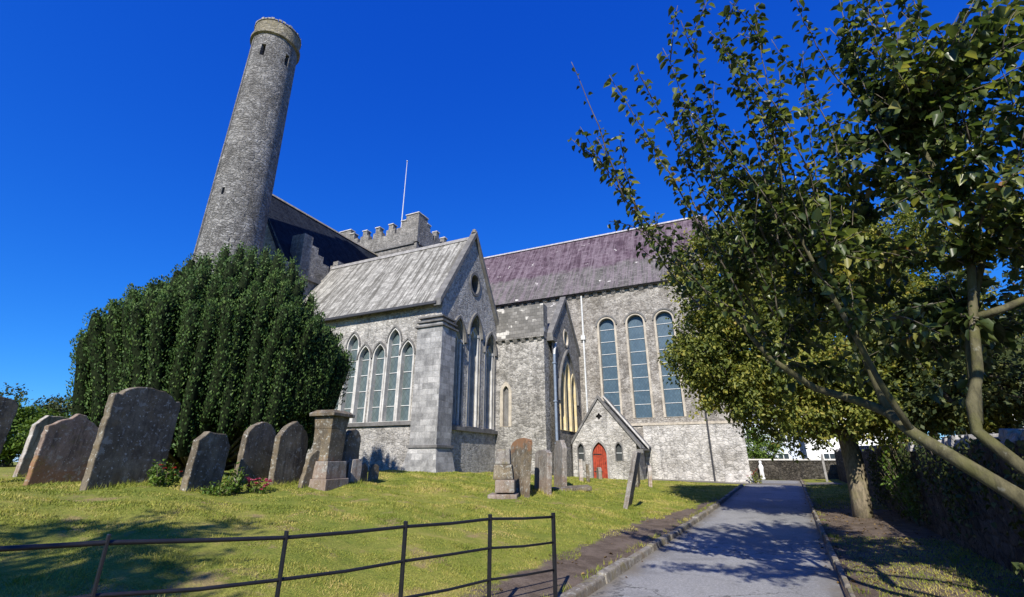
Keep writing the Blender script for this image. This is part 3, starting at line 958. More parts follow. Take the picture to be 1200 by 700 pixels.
for c, zt in lights:
    window(F1, c, .37, 3.5, zt, 'lancet', 'glass_teal', 'dressed_pale', .1, .04, .3, [4.3, 5.2, 6.1, 7.0] + ([7.7] if zt > 8 else []), 'dressed_dark', 'lancet_window', .08, barm='pipe_pale')
for c, hw, zt in gl:
    # deep outer arch, slender inner order of pale stone round a narrow dark light
    full = arch(c, hw - .05, 3.36, zt - .07)
    m = CM()
    m.add([F2.p(a, z, -.6) for a, z in full], [tuple(t) for t in tess([[F2.p(a, z) for a, z in full]])])
    w = m.build('gable_lancet_window', M['glass_dark'], cath)
    m = CM()
    ring(m, F2, full, arch(c, hw, 3.33, zt), .03, .62)
    m.build('surround', M['dressed_grey'], w)
    m = CM()
    ring(m, F2, arch(c + .06, hw - .4, 3.4, zt - .95), arch(c + .06, hw - .27, 3.38, zt - .72), -.2, .52)
    m.build('inner_arch', M['dressed_pale'], w)
    for sgn in (-1, 1):
        m = CM()
        x_ = c + .02 + sgn * (hw - .24)
        m.tube([F2.p(x_, 3.38, -.1), F2.p(x_, zt - 1.25, -.1)], .075, 10)
        m.box(*bx(F2, x_ - .1, x_ + .1, -.2, .0), zt - 1.3, zt - 1.14)
        m.build('shaft', M['dressed_pale'], w)
    m = CM()
    hood(m, F2, c, hw, head_pts(c, hw + .02, zt + .03, .13), .15, .13)
    m.build('hood_moulding', M['dressed_dark'], w)
m = CM()
m.add([F2.p(a, z, -.4) for a, z in circ], [tuple(range(20))])
oc = m.build('oculus_window', M['glass_dark'], cath)
m = CM()
ring(m, F2, circ, [(VM + .2 + (a - VM - .2) * 1.32, 12 + (z - 12) * 1.28) for a, z in circ], .05, .42)
m.build('surround', M['dressed_dark'], oc)
m = CM()
m.box(-21, -14.5, V0 - .14, V0 - .0, 3.28, 3.46)
m.box(*bx(F2, 20.7, V1 - .02, 0.0, .16), 3.08, 3.28)
m.build('sill_course', M['dressed_dark'], chapel)
# clasping buttress on the corner
m = CM()
m.box(-14.5, U1 + .3, V0 - .32, V0 + 1.05, 0, 8.3)
m.frustum((-14.5, U1 + .3, V0 - .32, V0 + 1.05), (-14.3, U1 + .1, V0 - .12, V0 + .85), 8.3, 8.95)
m.frustum((-14.9, U1 + .62, V0 - .66, V0 + 1.35), (-14.5 - .02, U1 + .32, V0 - .34, V0 + 1.07), 0.2, 2.15)
but = m.build('buttress', M['ashlar'], chapel, bevel=.03)
m = CM()
for dz, e in ((8.28, .1), (8.56, .05), (8.82, 0.0)):
    m.box(-14.5 - e, U1 + .3 + e, V0 - .32 - e, V0 + 1.05 + e, dz, dz + .09)
m.build('moulding', M['dressed_dark'], chapel)
m = CM()
m.box(-14.6, U1 + .4, V0 - .42, V0 + 1.15, 2.15, 2.27)
m.build('plinth_moulding', M['dressed_dark'], chapel)
m = CM()
roof_slab(m, (U0, V0 - .4, EV - .05), (U1 - .12, V0 - .4, EV - .05), (U1 - .12, VM, APX + .12), (U0, VM, APX + .12))
roof_slab(m, (U0, V1 + .4, EV - .05), (U1 - .12, V1 + .4, EV - .05), (U1 - .12, VM, APX + .12), (U0, VM, APX + .12))
roof1 = m.build('chapel_roof', M['slate_chapel'], cath)
m = CM()
for i in range(24):
    a = U0 + i * .505
    m.prism([(a, VM - .2, APX - .08), (a, VM, APX + .24), (a, VM + .2, APX - .08)], (.49, 0, 0))
m.build('ridge_tiles', M['dressed_grey'], roof1)
m = CM()
m.box(U0, U1 - .1, V0 - .5, V0 - .36, EV - .22, EV - .08)
m.build('gutter', M['pipe_dark'], roof1)
m = CM()
for sg in (-1, 1):
    e, r_ = VM + sg * (VM - V0 + .42), VM
    ez, rz_ = EV - .2, APX + .42
    m.prism([(U1 - .26, e, ez - .12), (U1 - .26, e, ez + .28), (U1 - .26, r_, rz_ + .1), (U1 - .26, r_, rz_ - .3)], (.42, 0, 0))
m.build('gable_coping', M['dressed_dark'], chapel)
m = CM()
m.lathe([(.2, APX + .4), (.2, APX + .5), (.12, APX + .54), (.14, APX + .64), (.02, APX + .72)], 8, (U1 - .05, VM))
m.build('finial', M['hs_moss'], chapel)

# --- second chapel: block with slit window, then a small east gable
B0, B1, BV = -13.2, -9.85, 26.5
F3, F3e = Face('u', BV), Face('v', B1)
m = CM()
wall(m, F3, [(B0, 0), (B1, 0), (B1, 8.95), (B0, 8.95)], [arch(-12.5, .2, 3.55, 6.05)])
wall(m, F3e, [(BV, 0), (CHV, 0), (CHV, 8.9), (BV, 8.9)])
blk = m.build('vestry_wall', M['rubble_vestry'], cath)
m = CM()
m.box(B0, B1 + .02, BV - .03, BV + .72, 8.92, 11.25)
m.build('upper_wall', M['slate_grey'], blk)
m = CM()
corbels(m, F3, B0, B1, 9.0, .55, .3, .2, .22)
m.box(B0 + .02, B1 + .05, BV - .2, BV - .032, 9.0, 9.1)
m.build('corbel_table', M['rubble_grey'], blk)
window(F3, -12.5, .2, 3.55, 6.05, 'lancet', 'dressed_dark', 'dressed_cream', .2, .03, .22, name='lancet_window')
GU, G0, G1, GM, GE, GA = -9.6, 27.3, 33.5, 30.3, 9.2, 12.55
F4 = Face('v', GU)
gl2 = [(29.05, .42, 7.2), (30.3, .46, 7.9), (31.55, .42, 7.2)]
circ2 = [(GM + .42 * math.cos(2 * math.pi * i / 16), 9.75 + .52 * math.sin(2 * math.pi * i / 16)) for i in range(16)]
m = CM()
wall(m, F4, [(G0, 0), (G1, 0), (G1, GE), (GM, GA), (G0, GE)], [arch(c, hw, 3.4, zt) for c, hw, zt in gl2] + [circ2])
gw = m.build('gable_wall', M['rubble_grey'], cath)
for c, hw, zt in gl2:
    window(F4, c, hw, 3.4, zt, 'lancet', 'glass_dark', 'dressed_yellow', .16, .05, .34, [4.6, 5.8, 7.0], name='lancet_window', barm='pipe_dark')
m = CM()
m.add([F4.p(a, z, -.3) for a, z in circ2], [tuple(range(16))])
oc = m.build('oculus_window', M['glass_dark'], cath)
m = CM()
ring(m, F4, circ2, [(GM + (a - GM) * 1.35, 9.75 + (z - 9.75) * 1.3) for a, z in circ2], .05, .32)
m.build('surround', M['dressed_cream'], oc)
m = CM()
hood(m, F4, 30.3, 1.9, head_pts(30.3, 1.95, 8.75, .14), .16, .14)
m.build('hood_moulding', M['dressed_dark'], gw)
m = CM()
for sg in (-1, 1):
    e = GM + sg * (GM - G0 + .18)
    m.prism([(GU - .3, e, GE - .15), (GU - .3, e, GE + .2), (GU - .3, GM, GA + .36), (GU - .3, GM, GA + .02)], (.42, 0, 0))
m.box(GU - .35, GU + .2, G0 - .3, G0 + .4, GE - .35, GE - .1)
m.build('gable_coping', M['dressed_dark'], gw)
m = CM()
roof_slab(m, (B0, G0 - .1, GE), (GU - .15, G0 - .1, GE), (GU - .15, GM, GA + .05), (B0, GM, GA + .05), .12)
roof_slab(m, (B0, G1, GE), (GU - .15, G1, GE), (GU - .15, GM, GA + .05), (B0, GM, GA + .05), .12)
m.build('side_chapel_roof', M['slate_grey'], cath)
m = CM()
m.tube([(GU + .02, 28.1, 8.95), (GU + .1, 27.5, 8.3), (GU + .1, 27.42, 8.0)], .07)
m.build('downpipe', M['pipe_pale'], cath)
m = CM()
m.tube([(GU + .1, 27.42, 8.02), (GU + .1, 27.42, .5)], .085)
for z in (2.5, 5, 7.4):
    m.box(GU, GU + .2, 27.3, 27.54, z, z + .08)
m.build('downpipe', M['pipe_grey'], cath)

# --- porch with the red door
PU0, PU1, PV, PE, PA = -9.5, -5.35, 30.5, 2.6, 5.35
PM = -7.6
F5, F6 = Face('u', PV), Face('v', PU1)
door = arch(PM - .12, .47, .35, 2.68)
qf = [(PM +   .17 * (1 + .25 * math.cos(8 * math.pi * i / 24)) * math.cos(2 * math.pi * i / 24), 4.3 +   .17 * (1 + .25 * math.cos(8 * math.pi * i / 24)) * math.sin(2 * math.pi * i / 24)) for i in range(24)]
m = CM()
wall(m, F5, [(PU0, 0), (PU1, 0), (PU1, PE), (PM, PA), (PU0, PE)], [door, arch(-8.93, .19, 1.55, 2.6), arch(-6.45, .19, 1.55, 2.6), qf])
wall(m, F6, [(PV, 0), (CHV, 0), (CHV, PE), (PV, PE)])
porch = m.build('porch_wall', M['rubble_white'], cath)
for c in (-8.93, -6.45):
    window(F5, c, .19, 1.55, 2.6, 'lancet', 'glass_dark', 'dressed_dark', .07, .03, .2, [2.0], name='porch_window')
m = CM()
m.add([F5.p(a, z, -.15) for a, z in qf], [tuple(t) for t in tess([[F5.p(a, z) for a, z in qf]])])
m.build('quatrefoil_opening', M['dark_void'], cath)
m = CM()
n_ = 7
for i in range(n_):
    a0, a1 = PM - .12 - .465 + i * .93 / n_, PM - .12 - .465 + (i + 1) * .93 / n_ - .012
    zt = lambda a: 2.68 - 2.1 * (abs(a - (PM - .12)) ** 1.5) * .98 - .01
    m.prism([F5.p(a0, .36, -.2), F5.p(a1, .36, -.2), F5.p(a1, min(2.66, zt(a1)), -.2), F5.p(a0, min(2.66, zt(a0)), -.2)], (0, -.05, 0))
dr = m.build('door', M['red_door'], cath)
m = CM()
m.box(PM - .6, PM + .36, PV + .252, PV + .27, .3, 2.66)
m.build('backing', M['dark_void'], dr)
for z in (.85, 1.9):
    m = CM()
    m.box(PM - .55, PM - .02, PV + .13, PV + .148, z, z + .06)
    m.build('strap_hinge', M['iron'], dr)
m = CM()
m.tube([(PM + .2, PV + .14, 1.45), (PM + .2, PV + .1, 1.4), (PM + .2, PV + .14, 1.33)], .02, 6)
m.build('handle', M['iron'], dr)
m = CM()
ring(m, F5, door, arch(PM - .12, .6, .33, 2.86), .03, .2)
m.build('surround', M['dressed_grey'], dr)
m = CM()
m.box(PM - .85, PM + .6, PV - .5, PV - .002, .3, .44)
m.build('step', M['dressed_cream'], porch)
m = CM()
roof_slab(m, (PU0 - .02, PV + .02, PE + .02), (PU0 - .02, CHV, PE + .02), (PM, CHV, PA + .1), (PM, PV + .02, PA + .1), .1)
roof_slab(m, (PU1 + .3, PV + .02, PE - .3), (PU1 + .3, CHV, PE - .3), (PM, CHV, PA + .1), (PM, PV + .02, PA + .1), .1)
roof_slab(m, (PU1 + .5, PV + 1.6, PE - .22), (PU1 + .5, CHV, PE - .22), (PM, CHV, PA + .42), (PM, PV + 1.6, PA + .42), .12)
proof = m.build('porch_roof', M['slate_small'], cath)
m = CM()
m.prism([(PU1 + .54, PV + 1.5, PE - .36), (PU1 + .54, PV + 1.5, PE - .2), (PM, PV + 1.5, PA + .52), (PM, PV + 1.5, PA + .36)], (0, .12, 0))
m.build('bargeboard', M['dressed_pale'], proof)
m = CM()
m.tube([(PU1 + .36, PV - .05, PE - .42), (PU1 + .36, CHV - .1, PE - .36)], .07, 8)
m.build('gutter', M['pipe_dark'], proof)
m = CM()
for sg, e, ez in ((-1, PU0 - .05, PE), (1, PU1 + .3, PE - .32)):
    m.prism([(e, PV - .1, ez - .06), (e, PV - .1, ez + .16), (PM, PV - .1, PA + .32), (PM, PV - .1, PA + .1)], (0, .3, 0))
m.box(PU1 + .02, PU1 + .42, PV - .12, PV + .25, PE - .62, PE - .38)
m.build('gable_coping', M['dressed_dark'], porch)

# ---------------------------------------------------------------- round tower
RX, RY = -17.1, 25.0
rt = thing('round_tower', 'tall tapering grey stone round tower rising beside the cathedral behind the yew', 'tower', (RX, RY, -.08))
rt.scale = (1.05, 1.05, 1.05)
def rad(z): return 1.80 - .0147 * z
def tower_shell():
    mb = MB()
    k, zs = 64, np.linspace(0, 28.1, 60)
    # openings are cells left out of the shell: (angle towards camera offset, z)
    ops = []
    face = math.atan2(-RY, -RX)
    for da, z0, z1, wc in ((-.48, 26.3, 27.3, 2), (.6, 26.3, 27.3, 2), (-.65, 15.5, 16.3, 1), (-1.7, 26.1, 27.5, 2), (2.2, 26.1, 27.5, 2)):
        ops.append((face + da, z0, z1, wc))
    def hole(i, j):
        zc = (zs[i] + zs[i + 1]) / 2
        for a, z0, z1, wc in ops:
            ja = (a / (2 * math.pi) * k) % k
            if z0 <= zc <= z1 and (j + .5 - ja + k / 2) % k - k / 2 < wc / 2 and (j + .5 - ja + k / 2) % k - k / 2 >= -wc / 2:
                return True
        return False
    vs, fs = [], []
    for z in zs:
        for j in range(k):
            a = 2 * math.pi * j / k
            vs.append((rad(z) * math.cos(a), rad(z) * math.sin(a), z))
    nO = len(vs)
    for z in zs:
        for j in range(k):
            a = 2 * math.pi * j / k
            vs.append(((rad(z) - .35) * math.cos(a), (rad(z) - .35) * math.sin(a), z))
    for i in range(len(zs) - 1):
        for j in range(k):
            q = [i * k + j, i * k + (j + 1) % k, (i + 1) * k + (j + 1) % k, (i + 1) * k + j]
            if not hole(i, j):
                fs.append(tuple(q))
            else:
                for x, y, (di, dj) in ((0, 1, (-1, 0)), (1, 2, (0, 1)), (2, 3, (1, 0)), (3, 0, (0, -1))):
                    if not hole(i + di, (j + dj) % k):
                        fs.append((q[x], q[y], q[y] + nO, q[x] + nO))
    mb.add(vs, fs)
    o = mb.build('shaft', M['rubble_tower'], rt)
    o.data.shade_smooth()
    o.data.set_sharp_from_angle(angle=R(40))
    mb = MB()
    mb.lathe([(rad(0) - .55, 0), (rad(29) - .45, 28.0)], 32)
    mb.build('dark_interior', M['dark_void'], rt)
    mb = MB()
    mb.lathe([(rad(29.3), 28.1), (rad(29.3) + .17, 28.16), (rad(29.3) + .17, 28.36), (rad(29.3) + .05, 28.42), (rad(29.3) + .05, 29.25), (rad(29.3) - .3, 29.3), (rad(29.3) - .3, 28.4), (.01, 28.4)], 64)
    mb.build('parapet', M['rubble_tower_top'], rt, smooth=False)
    mb = MB()
    for j in range(40):
        a = 2 * math.pi * j / 40
        c, r0, r1 = a, rad(29.3) - .28, rad(29.3) + .1
        h = .12 + .05 * math.sin(j * 2.3)
        a0, a1 = a + .01, a + .14
        mb.add([(r * math.cos(t), r * math.sin(t), z) for z in (29.302, 29.302 + h) for r, t in ((r0, a0), (r1, a0), (r1, a1), (r0, a1))],
               [(0, 3, 2, 1), (4, 5, 6, 7), (0, 1, 5, 4), (1, 2, 6, 5), (2, 3, 7, 6), (3, 0, 4, 7)])
    mb.build('coping', M['dressed_grey'], rt)
    mb = MB()
    a = face - 1.15
    mb.tube([((rad(0) + .06) * math.cos(a), (rad(0) + .06) * math.sin(a), .2), ((rad(30) + .06) * math.cos(a), (rad(30) + .06) * math.sin(a), 28.0)], .018, 6)
    mb.build('lightning_conductor', M['pipe_dark'], rt)
M['rubble_tower_top'] = rubble('tower top stone', [(0, (.1, .09, .065)), (.4, (.19, .17, .12)), (.7, (.28, .25, .18)), (1, (.36, .34, .27))], scale=(4, 4, 7), lichen=.4, dark=.35, lich_col=(.3, .26, .14))
tower_shell()

# ---------------------------------------------------------------- headstones
HR = -A0
def outline(w, h, style):
    a = w / 2
    if style == 'arc':       # low segmental head
        return [(-a, 0), (a, 0), (a, h * .9)] + [(a * math.cos(t), h * .9 + h * .1 * math.sin(t)) for t in np.linspace(.15, math.pi - .15, 11)] + [(-a, h * .9)]
    if style == 'round':
        r_ = min(a, h * .5)
        return [(-a, 0), (a, 0)] + [(a * math.cos(t), h - r_ + r_ * math.sin(t)) for t in np.linspace(0, math.pi, 15)]
    if style == 'shoulder':  # square shoulders below an arched centre
        b = a * .8
        return [(-a, 0), (a, 0), (a, h * .87), (a * .93, h * .9), (b, h * .89)] + [(b * math.cos(t) * .96, h * .9 + h * .1 * math.sin(t)) for t in np.linspace(.25, math.pi - .25, 11)] + [(-b, h * .89), (-a * .93, h * .9), (-a, h * .87)]
    if style == 'cham':
        return [(-a, 0), (a, 0), (a, h * .8), (a * .55, h), (-a * .5, h), (-a, h * .83)]
    if style == 'point':
        return [(-a, 0), (a, 0), (a, h * .72)] + [(a * (1 - t) ** .8, h * (.72 + .28 * t ** .75)) for t in np.linspace(.15, 1, 6)] + [(-a * (1 - t) ** .8, h * (.72 + .28 * t ** .75)) for t in np.linspace(.85, .15, 5)] + [(-a, h * .72)]
    if style == 'ogee':
        return [(-a, 0), (a, 0), (a, h * .8), (a * .75, h * .84), (a * .6, h * .9), (a * .35, h * .93), (a * .2, h * .99), (-a * .1, h), (-a * .3, h * .93), (-a * .65, h * .88), (-a * .8, h * .83), (-a, h * .8)]
    return [(-a, 0), (a, 0), (a, h), (-a, h)]

GRP = 'old headstones in the churchyard'
STONES = []
def headstone(x, y, w, h, t, style, mat, label, roll=0, tip=0, yaw=0, sink=.25, group=GRP, dirn=HR):
    """width runs along local y, the face looks to +x; roll tilts in the plane, tip leans towards +x"""
    o, y_ = MB(), y
    rr = random.Random(len(label) * 7 + int(w * 100))
    ol = outline(w, h, style)
    pr = []
    for (a, z), (b, y) in zip(ol, ol[1:] + ol[:1]):      # worn, slightly chipped edges
        k = max(1, int(math.hypot(b - a, y - z) / .09)) if not (z == 0 and y == 0) else 1
        for q in range(k):
            f = q / k
            ww = .009 if (z > 0 or q) else 0
            chip = -.02 if rr.random() < .07 and ww else 0
            pr.append((-t / 2, (a + (b - a) * f) * (1 + chip) + rr.uniform(-ww, ww), z + (y - z) * f + rr.uniform(-ww, ww) + chip - (sink if z == 0 and q == 0 else 0)))
    STONES.append((x, y_, w, t, dirn + R(yaw)))
    o.prism(pr, (t, 0, 0))
    ob = o.build('headstone', M[mat], None, bevel=min(.02, t * .18))
    ob.location = (x, y_, gz(x, y_))
    ob.rotation_euler = (R(roll), R(tip), dirn + R(yaw))
    return tag(ob, label, 'headstone', group)

headstone(-11.62, 10.4, .8, 1.85, .14, 'arc', 'hs_dark', 'dark flat topped headstone of which only one edge shows', roll=-1, yaw=9)
headstone(-13.6, 13.9, .95, 1.68, .14, 'cham', 'hs_light', 'pale grey sunlit headstone with cut corners, behind the reddish one', roll=-2, yaw=14)
headstone(-9.82, 10.56, 1.08, 1.5, .13, 'ogee', 'hs_brown', 'reddish brown headstone with humped scrolled top beside the biggest one', roll=-2, yaw=9)
headstone(-7.75, 9.8, 1.45, 1.93, .16, 'shoulder', 'hs_dark', 'biggest dark headstone with shouldered arched top, in front of the yew', roll=-1, yaw=10)
headstone(-6.2, 9.8, .82, 1.1, .15, 'cham', 'hs_dark', 'low dark headstone with cut corners between the green plants', roll=-4, yaw=12)
headstone(-5.95, 11.2, .93, 1.36, .15, 'round', 'hs_dark', 'round topped dark headstone behind the pink flowers', roll=-1, yaw=9)
headstone(-5.26, 11.4, .98, 1.42, .15, 'point', 'hs_dark', 'blunt pointed dark headstone beside the pedestal tomb', roll=0, yaw=9)
headstone(-4.72, 11.5, .62, .8, .12, 'cham', 'hs_dark', 'small dark slab leaning against the pedestal tomb', roll=-8, tip=4)
headstone(-4.28, 12.75, .62, 1.28, .14, 'round', 'hs_dark', 'narrow dark round topped headstone between pedestal tomb and chapel wall', yaw=9)
headstone(-4.05, 12.55, .36, .56, .12, 'flat', 'hs_light', 'small pale block of stone in front of the narrow dark headstone')
headstone(-4.05, 13.2, .3, .48, .1, 'round', 'hs_dark', 'tiny dark marker half hidden beside the small pale block')
headstone(-3.96, 13.94, .34, .46, .12, 'round', 'hs_dark', 'lone knee high dark rounded marker on the lawn below the chapel windows')
headstone(.18, 14.46, 1.02, 1.6, .2, 'arc', 'hs_orange', 'tall leaning headstone with an orange lichen top', tip=9, roll=-7, yaw=52)
headstone(.95, 15.32, .95, 1.2, .17, 'arc', 'hs_mid', 'shorter upright headstone close beside the tall orange topped one', tip=3, yaw=46)
headstone(1.72, 17.5, .95, 1.6, .17, 'cham', 'hs_mid', 'tall grey cut cornered headstone beside the blue grey downpipe', tip=2, yaw=38)
headstone(3.02, 21.4, .6, .95, .16, 'flat', 'hs_light', 'thin pale headstone in front of a small porch window', yaw=20)
headstone(3.42, 22.0, .5, .78, .14, 'flat', 'hs_dark', 'thin dark headstone close beside a pale one at the porch', yaw=18)
headstone(4.99, 27.9, .5, .66, .2, 'round', 'hs_moss', 'small mossy headstone in front of the red door', yaw=30)
headstone(3.3, 14.24, .62, 1.55, .13, 'flat', 'hs_mid', 'lone slab seen edge on, leaning over on the grass slope', tip=15)
headstone(5.54, 21.72, .6, 1.2, .18, 'arc', 'hs_dark', 'dark edge on headstone behind the leaning lone slab', tip=2)
headstone(6.35, 22.58, .5, .95, .16, 'point', 'hs_light', 'pale pointed small headstone by the outer corner of the porch', tip=3, yaw=12)
headstone(-11.9, 17.2 - 2.6, .35, .6, .1, 'flat', 'hs_light', 'small white stone seen low behind the reddish headstone', group=GRP)

# fallen slab
mb = MB(); mb.prism([(-.7, -.3, 0), (.62, -.34, 0), (.75, .24, 0), (-.6, .34, 0)], (0, 0, .13))
o = mb.build('fallen_slab', M['hs_dark'], bevel=.02)
o.location = (2.0, 16.7, gz(2.0, 16.7) - .02); o.rotation_euler = (R(3), R(-3), .3)
tag(o, 'dark broken slab lying flat in the grass by the downpipe stone', 'grave slab')

# pedestal tomb
px, py = -4.5, 11.75
pt = thing('pedestal_tomb', 'square stone pedestal tomb with flat moulded cap and stepped base below the chapel windows', 'tomb', (px, py, gz(px, py)), HR + R(6))
mb = MB(); mb.box(-.42, .42, -.45, .45, -.2, .16); mb.frustum((-.36, .36, -.4, .4), (-.34, .34, -.38, .38), .16, .58)
mb.build('base', M['hs_mid'], pt, bevel=.02)
mb = MB(); mb.frustum((-.25, .25, -.29, .29), (-.27, .27, -.31, .31), .58, 1.38)
mb.build('shaft', M['hs_brown_pale'] if 'hs_brown_pale' in M else headstone_mat('stained tomb shaft', DK, rust=.9), pt, bevel=.015)
mb = MB(); mb.frustum((-.27, .27, -.31, .31), (-.3, .3, -.34, .34), 1.38, 1.7); mb.box(-.4, .4, -.44, .44, 1.7, 1.78); mb.frustum((-.4, .4, -.44, .44), (-.28, .28, -.32, .32), 1.78, 1.86)
mb.build('cap', M['hs_dark'], pt, bevel=.015)
pt.scale = (.92, .92, .93)

# broken pedestal of piled blocks
px, py = -.25, 13.2
bt = thing('broken_tomb', 'broken mossy tomb of stacked square blocks on a rubble base', 'tomb', (px, py, gz(px, py)), HR + R(20))
mb = MB(); mb.box(-.36, .42, -.4, .4, -.2, .07); mb.box(-.18, .34, -.3, .3, .1, .42)
mb.build('base', M['hs_mid'], bt, bevel=.04)
mb = MB(); mb.frustum((-.24, .3, -.24, .26), (-.22, .26, -.22, .24), .42, .8)
mb.build('lower_block', M['hs_dark'], bt, bevel=.03)
mb = MB(); mb.frustum((-.2, .22, -.2, .24), (-.16, .2, -.18, .2), .8, 1.2)
mb.build('upper_block', M['hs_moss'], bt, bevel=.04)

# ---------------------------------------------------------------- estate fence
fn = thing('estate_fence', 'low black iron rail fence along the foot of the lawn', 'fence', (.49, 5.96, gz(.49, 5.96)))
fx = [(.49 - .7175 * i, 5.96 - .74 * i) for i in range(8)]
ftop = [.97, 1.03, 1.05, 1.07, 1.15, 1.2, 1.25, 1.3]
ob0 = (.49, 5.96, gz(.49, 5.96))
for i, (x, y) in enumerate(fx):
    mb = MB(ob0)
    g = gz(x, y)
    d = Vector((-.7175, -.74, 0)).normalized()
    nrm = Vector((-d.y, d.x, 0))
    a, b = d * .008 if i else d * .018, nrm * (.024 if i else .018)
    c0 = Vector((x, y, g - .3)); c1 = Vector((x, y, ftop[i] + .035))
    mb.add([c0 - a - b, c0 + a - b, c0 + a + b, c0 - a + b, c1 - a - b, c1 + a - b, c1 + a + b, c1 - a + b],
           [(0, 3, 2, 1), (4, 5, 6, 7), (0, 1, 5, 4), (1, 2, 6, 5), (2, 3, 7, 6), (3, 0, 4, 7)])
    mb.build('post', M['iron'], fn, bevel=.003)
for k in range(5):
    mb = MB(ob0)
    pts = []
    for i, (x, y) in enumerate(fx):
        z = ftop[i] - .28 * k - (.0 if k else .01)
        pts.append((x, y, z))
        if i < 7:
            pts.append(((x + fx[i + 1][0]) / 2 + random.uniform(-.006, .006), (y + fx[i + 1][1]) / 2, (z + ftop[i + 1] - .28 * k) / 2 - .008 + random.uniform(-.006, .006)))
    if pts[0][2] < .08: continue
    mb.tube(pts, .0125 if k else .014, 8)
    mb.build('rail', M['iron'], fn, smooth=True)

# ---------------------------------------------------------------- boundary wall on the right
def stone_wall(name, label, pts, h, th, mat, cop, z0f):
    """wall following points in path coordinates (p, s), uneven rough coping stones on top"""
    X0, Y0 = to_xy(*pts[0])
    root = thing(name, label, 'wall', (X0, Y0, z0f(*pts[0])))
    off = (X0, Y0, z0f(*pts[0]))
    mb, mc = MB(off), MB(off)
    rr = random.Random(3)
    for (p0, s0), (p1, s1) in zip(pts[:-1], pts[1:]):
        a, b = Vector((*to_xy(p0, s0), 0)), Vector((*to_xy(p1, s1), 0))
        d = (b - a).normalized(); n = Vector((-d.y, d.x, 0))
        L = (b - a).length
        ns = max(2, int(L / .8))
        prev = None
        for i in range(ns + 1):
            c = a + d * (L * i / ns)
            gz0 = z0f(*to_ps(c.x, c.y))
            top = gz0 + h + .05 * math.sin(i * 1.7) + rr.uniform(-.03, .03)
            j0, j1 = rr.uniform(-.02, .02), rr.uniform(-.02, .02)
            q = [c - n * (th / 2 + .05) + Vector((0, 0, gz0 - .3)), c + n * (th / 2 + .05) + Vector((0, 0, gz0 - .3)), c + n * (th / 2 + j0) + Vector((0, 0, top)), c - n * (th / 2 + j1) + Vector((0, 0, top))]
            if prev:
                mb.add(prev + q, [(0, 1, 5, 4), (1, 2, 6, 5), (2, 3, 7, 6), (3, 0, 4, 7), (0, 3, 2, 1), (4, 5, 6, 7)])
            prev = q
        x = 0
        while x < L:
            w = rr.uniform(.18, .42)
            c = a + d * (x + w / 2)
            gz0 = z0f(*to_ps(c.x, c.y))
            hh = rr.uniform(.07, .17)
            hw = th / 2 * rr.uniform(.85, 1.15)
            vs = []
            for zz, sc in ((gz0 + h - .05, 1), (gz0 + h + hh, .75)):
                for e, f_ in ((-1, -1), (1, -1), (1, 1), (-1, 1)):
                    vs.append(c + d * (e * w / 2 * .95 * sc) + n * (f_ * hw * sc) + Vector((0, 0, zz + rr.uniform(-.02, .02))))
            mc.add(vs, [(0, 3, 2, 1), (4, 5, 6, 7), (0, 1, 5, 4), (1, 2, 6, 5), (2, 3, 7, 6), (3, 0, 4, 7)])
            x += w
    mb.build('wall_body', M[mat], root)
    mc.build('coping_stones', M[cop], root, bevel=.02)
    return root
WS = -5.15
M['coping_rough'] = rubble('rough coping stone', [(0, (.14, .135, .13)), (.5, (.28, .27, .255)), (1, (.42, .41, .39))], scale=(5, 5, 5), lichen=.4, dark=.3)
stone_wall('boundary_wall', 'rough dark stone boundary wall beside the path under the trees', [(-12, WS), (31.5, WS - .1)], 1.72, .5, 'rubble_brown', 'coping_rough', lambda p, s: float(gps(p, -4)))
def far_wall():
    a, b = (33.0, 11.0), (33.0, -14.0)
    X0, Y0 = to_xy(*a)
    root = thing('churchyard_wall', 'brown stone wall with pale coping closing the far end of the path', 'wall', (*to_xy(33, -1.4), .25), R(60))
    off = (0, 0, 0)
    mb = MB(); mb.box(-.22, .22, -10, 12, -.3, 1.3)
    mb.build('wall_body', M['rubble_brown'], root)
    mb = MB()
    y = -10
    while y < 12:
        mb.box(-.3, .3, y, y + .96, 1.302, 1.4); y += .97
    mb.build('coping', M['pale_coping'], root, bevel=.015)
far_wall()

# gate at the far end of the path
gx, gy = to_xy(28.6, -4.15)
gt = thing('churchyard_gate', 'dark iron gate standing open against the boundary wall at the path end', 'gate', (gx, gy, gz(gx, gy)), R(60))
mb = MB()
for i in range(12): mb.tube([(i * .12, 0, .08), (i * .12, 0, 1.25 + .08 * math.sin(i / 11 * math.pi))], .011, 6)
for z in (.12, .7, 1.2): mb.box(-.02, 1.34, -.012, .012, z, z + .035)
mb.build('grille', M['iron'], gt)
mb = MB(); mb.box(-.16, -.05, -.06, .06, -.1, 1.5); mb.frustum((-.16, -.05, -.06, .06), (-.12, -.09, -.02, .02), 1.5, 1.58)
mb.build('gate_post', M['dressed_grey'], gt)

# small white statue on the far wall and red flowers by the corner
sx, sy = to_xy(32.5, -.55)
mb = MB(); mb.lathe([(.001, 0), (.17, .0), (.17, .12), (.11, .16), (.15, .3), (.13, .6), (.17, .8), (.13, .95), (.06, 1.02), (.095, 1.1), (.09, 1.2), (.001, 1.27)], 14)
o = mb.build('statue', M['white_paint'], smooth=True)
o.location = (sx, sy, .28)
tag(o, 'small white statue standing against the far stone wall', 'statue')

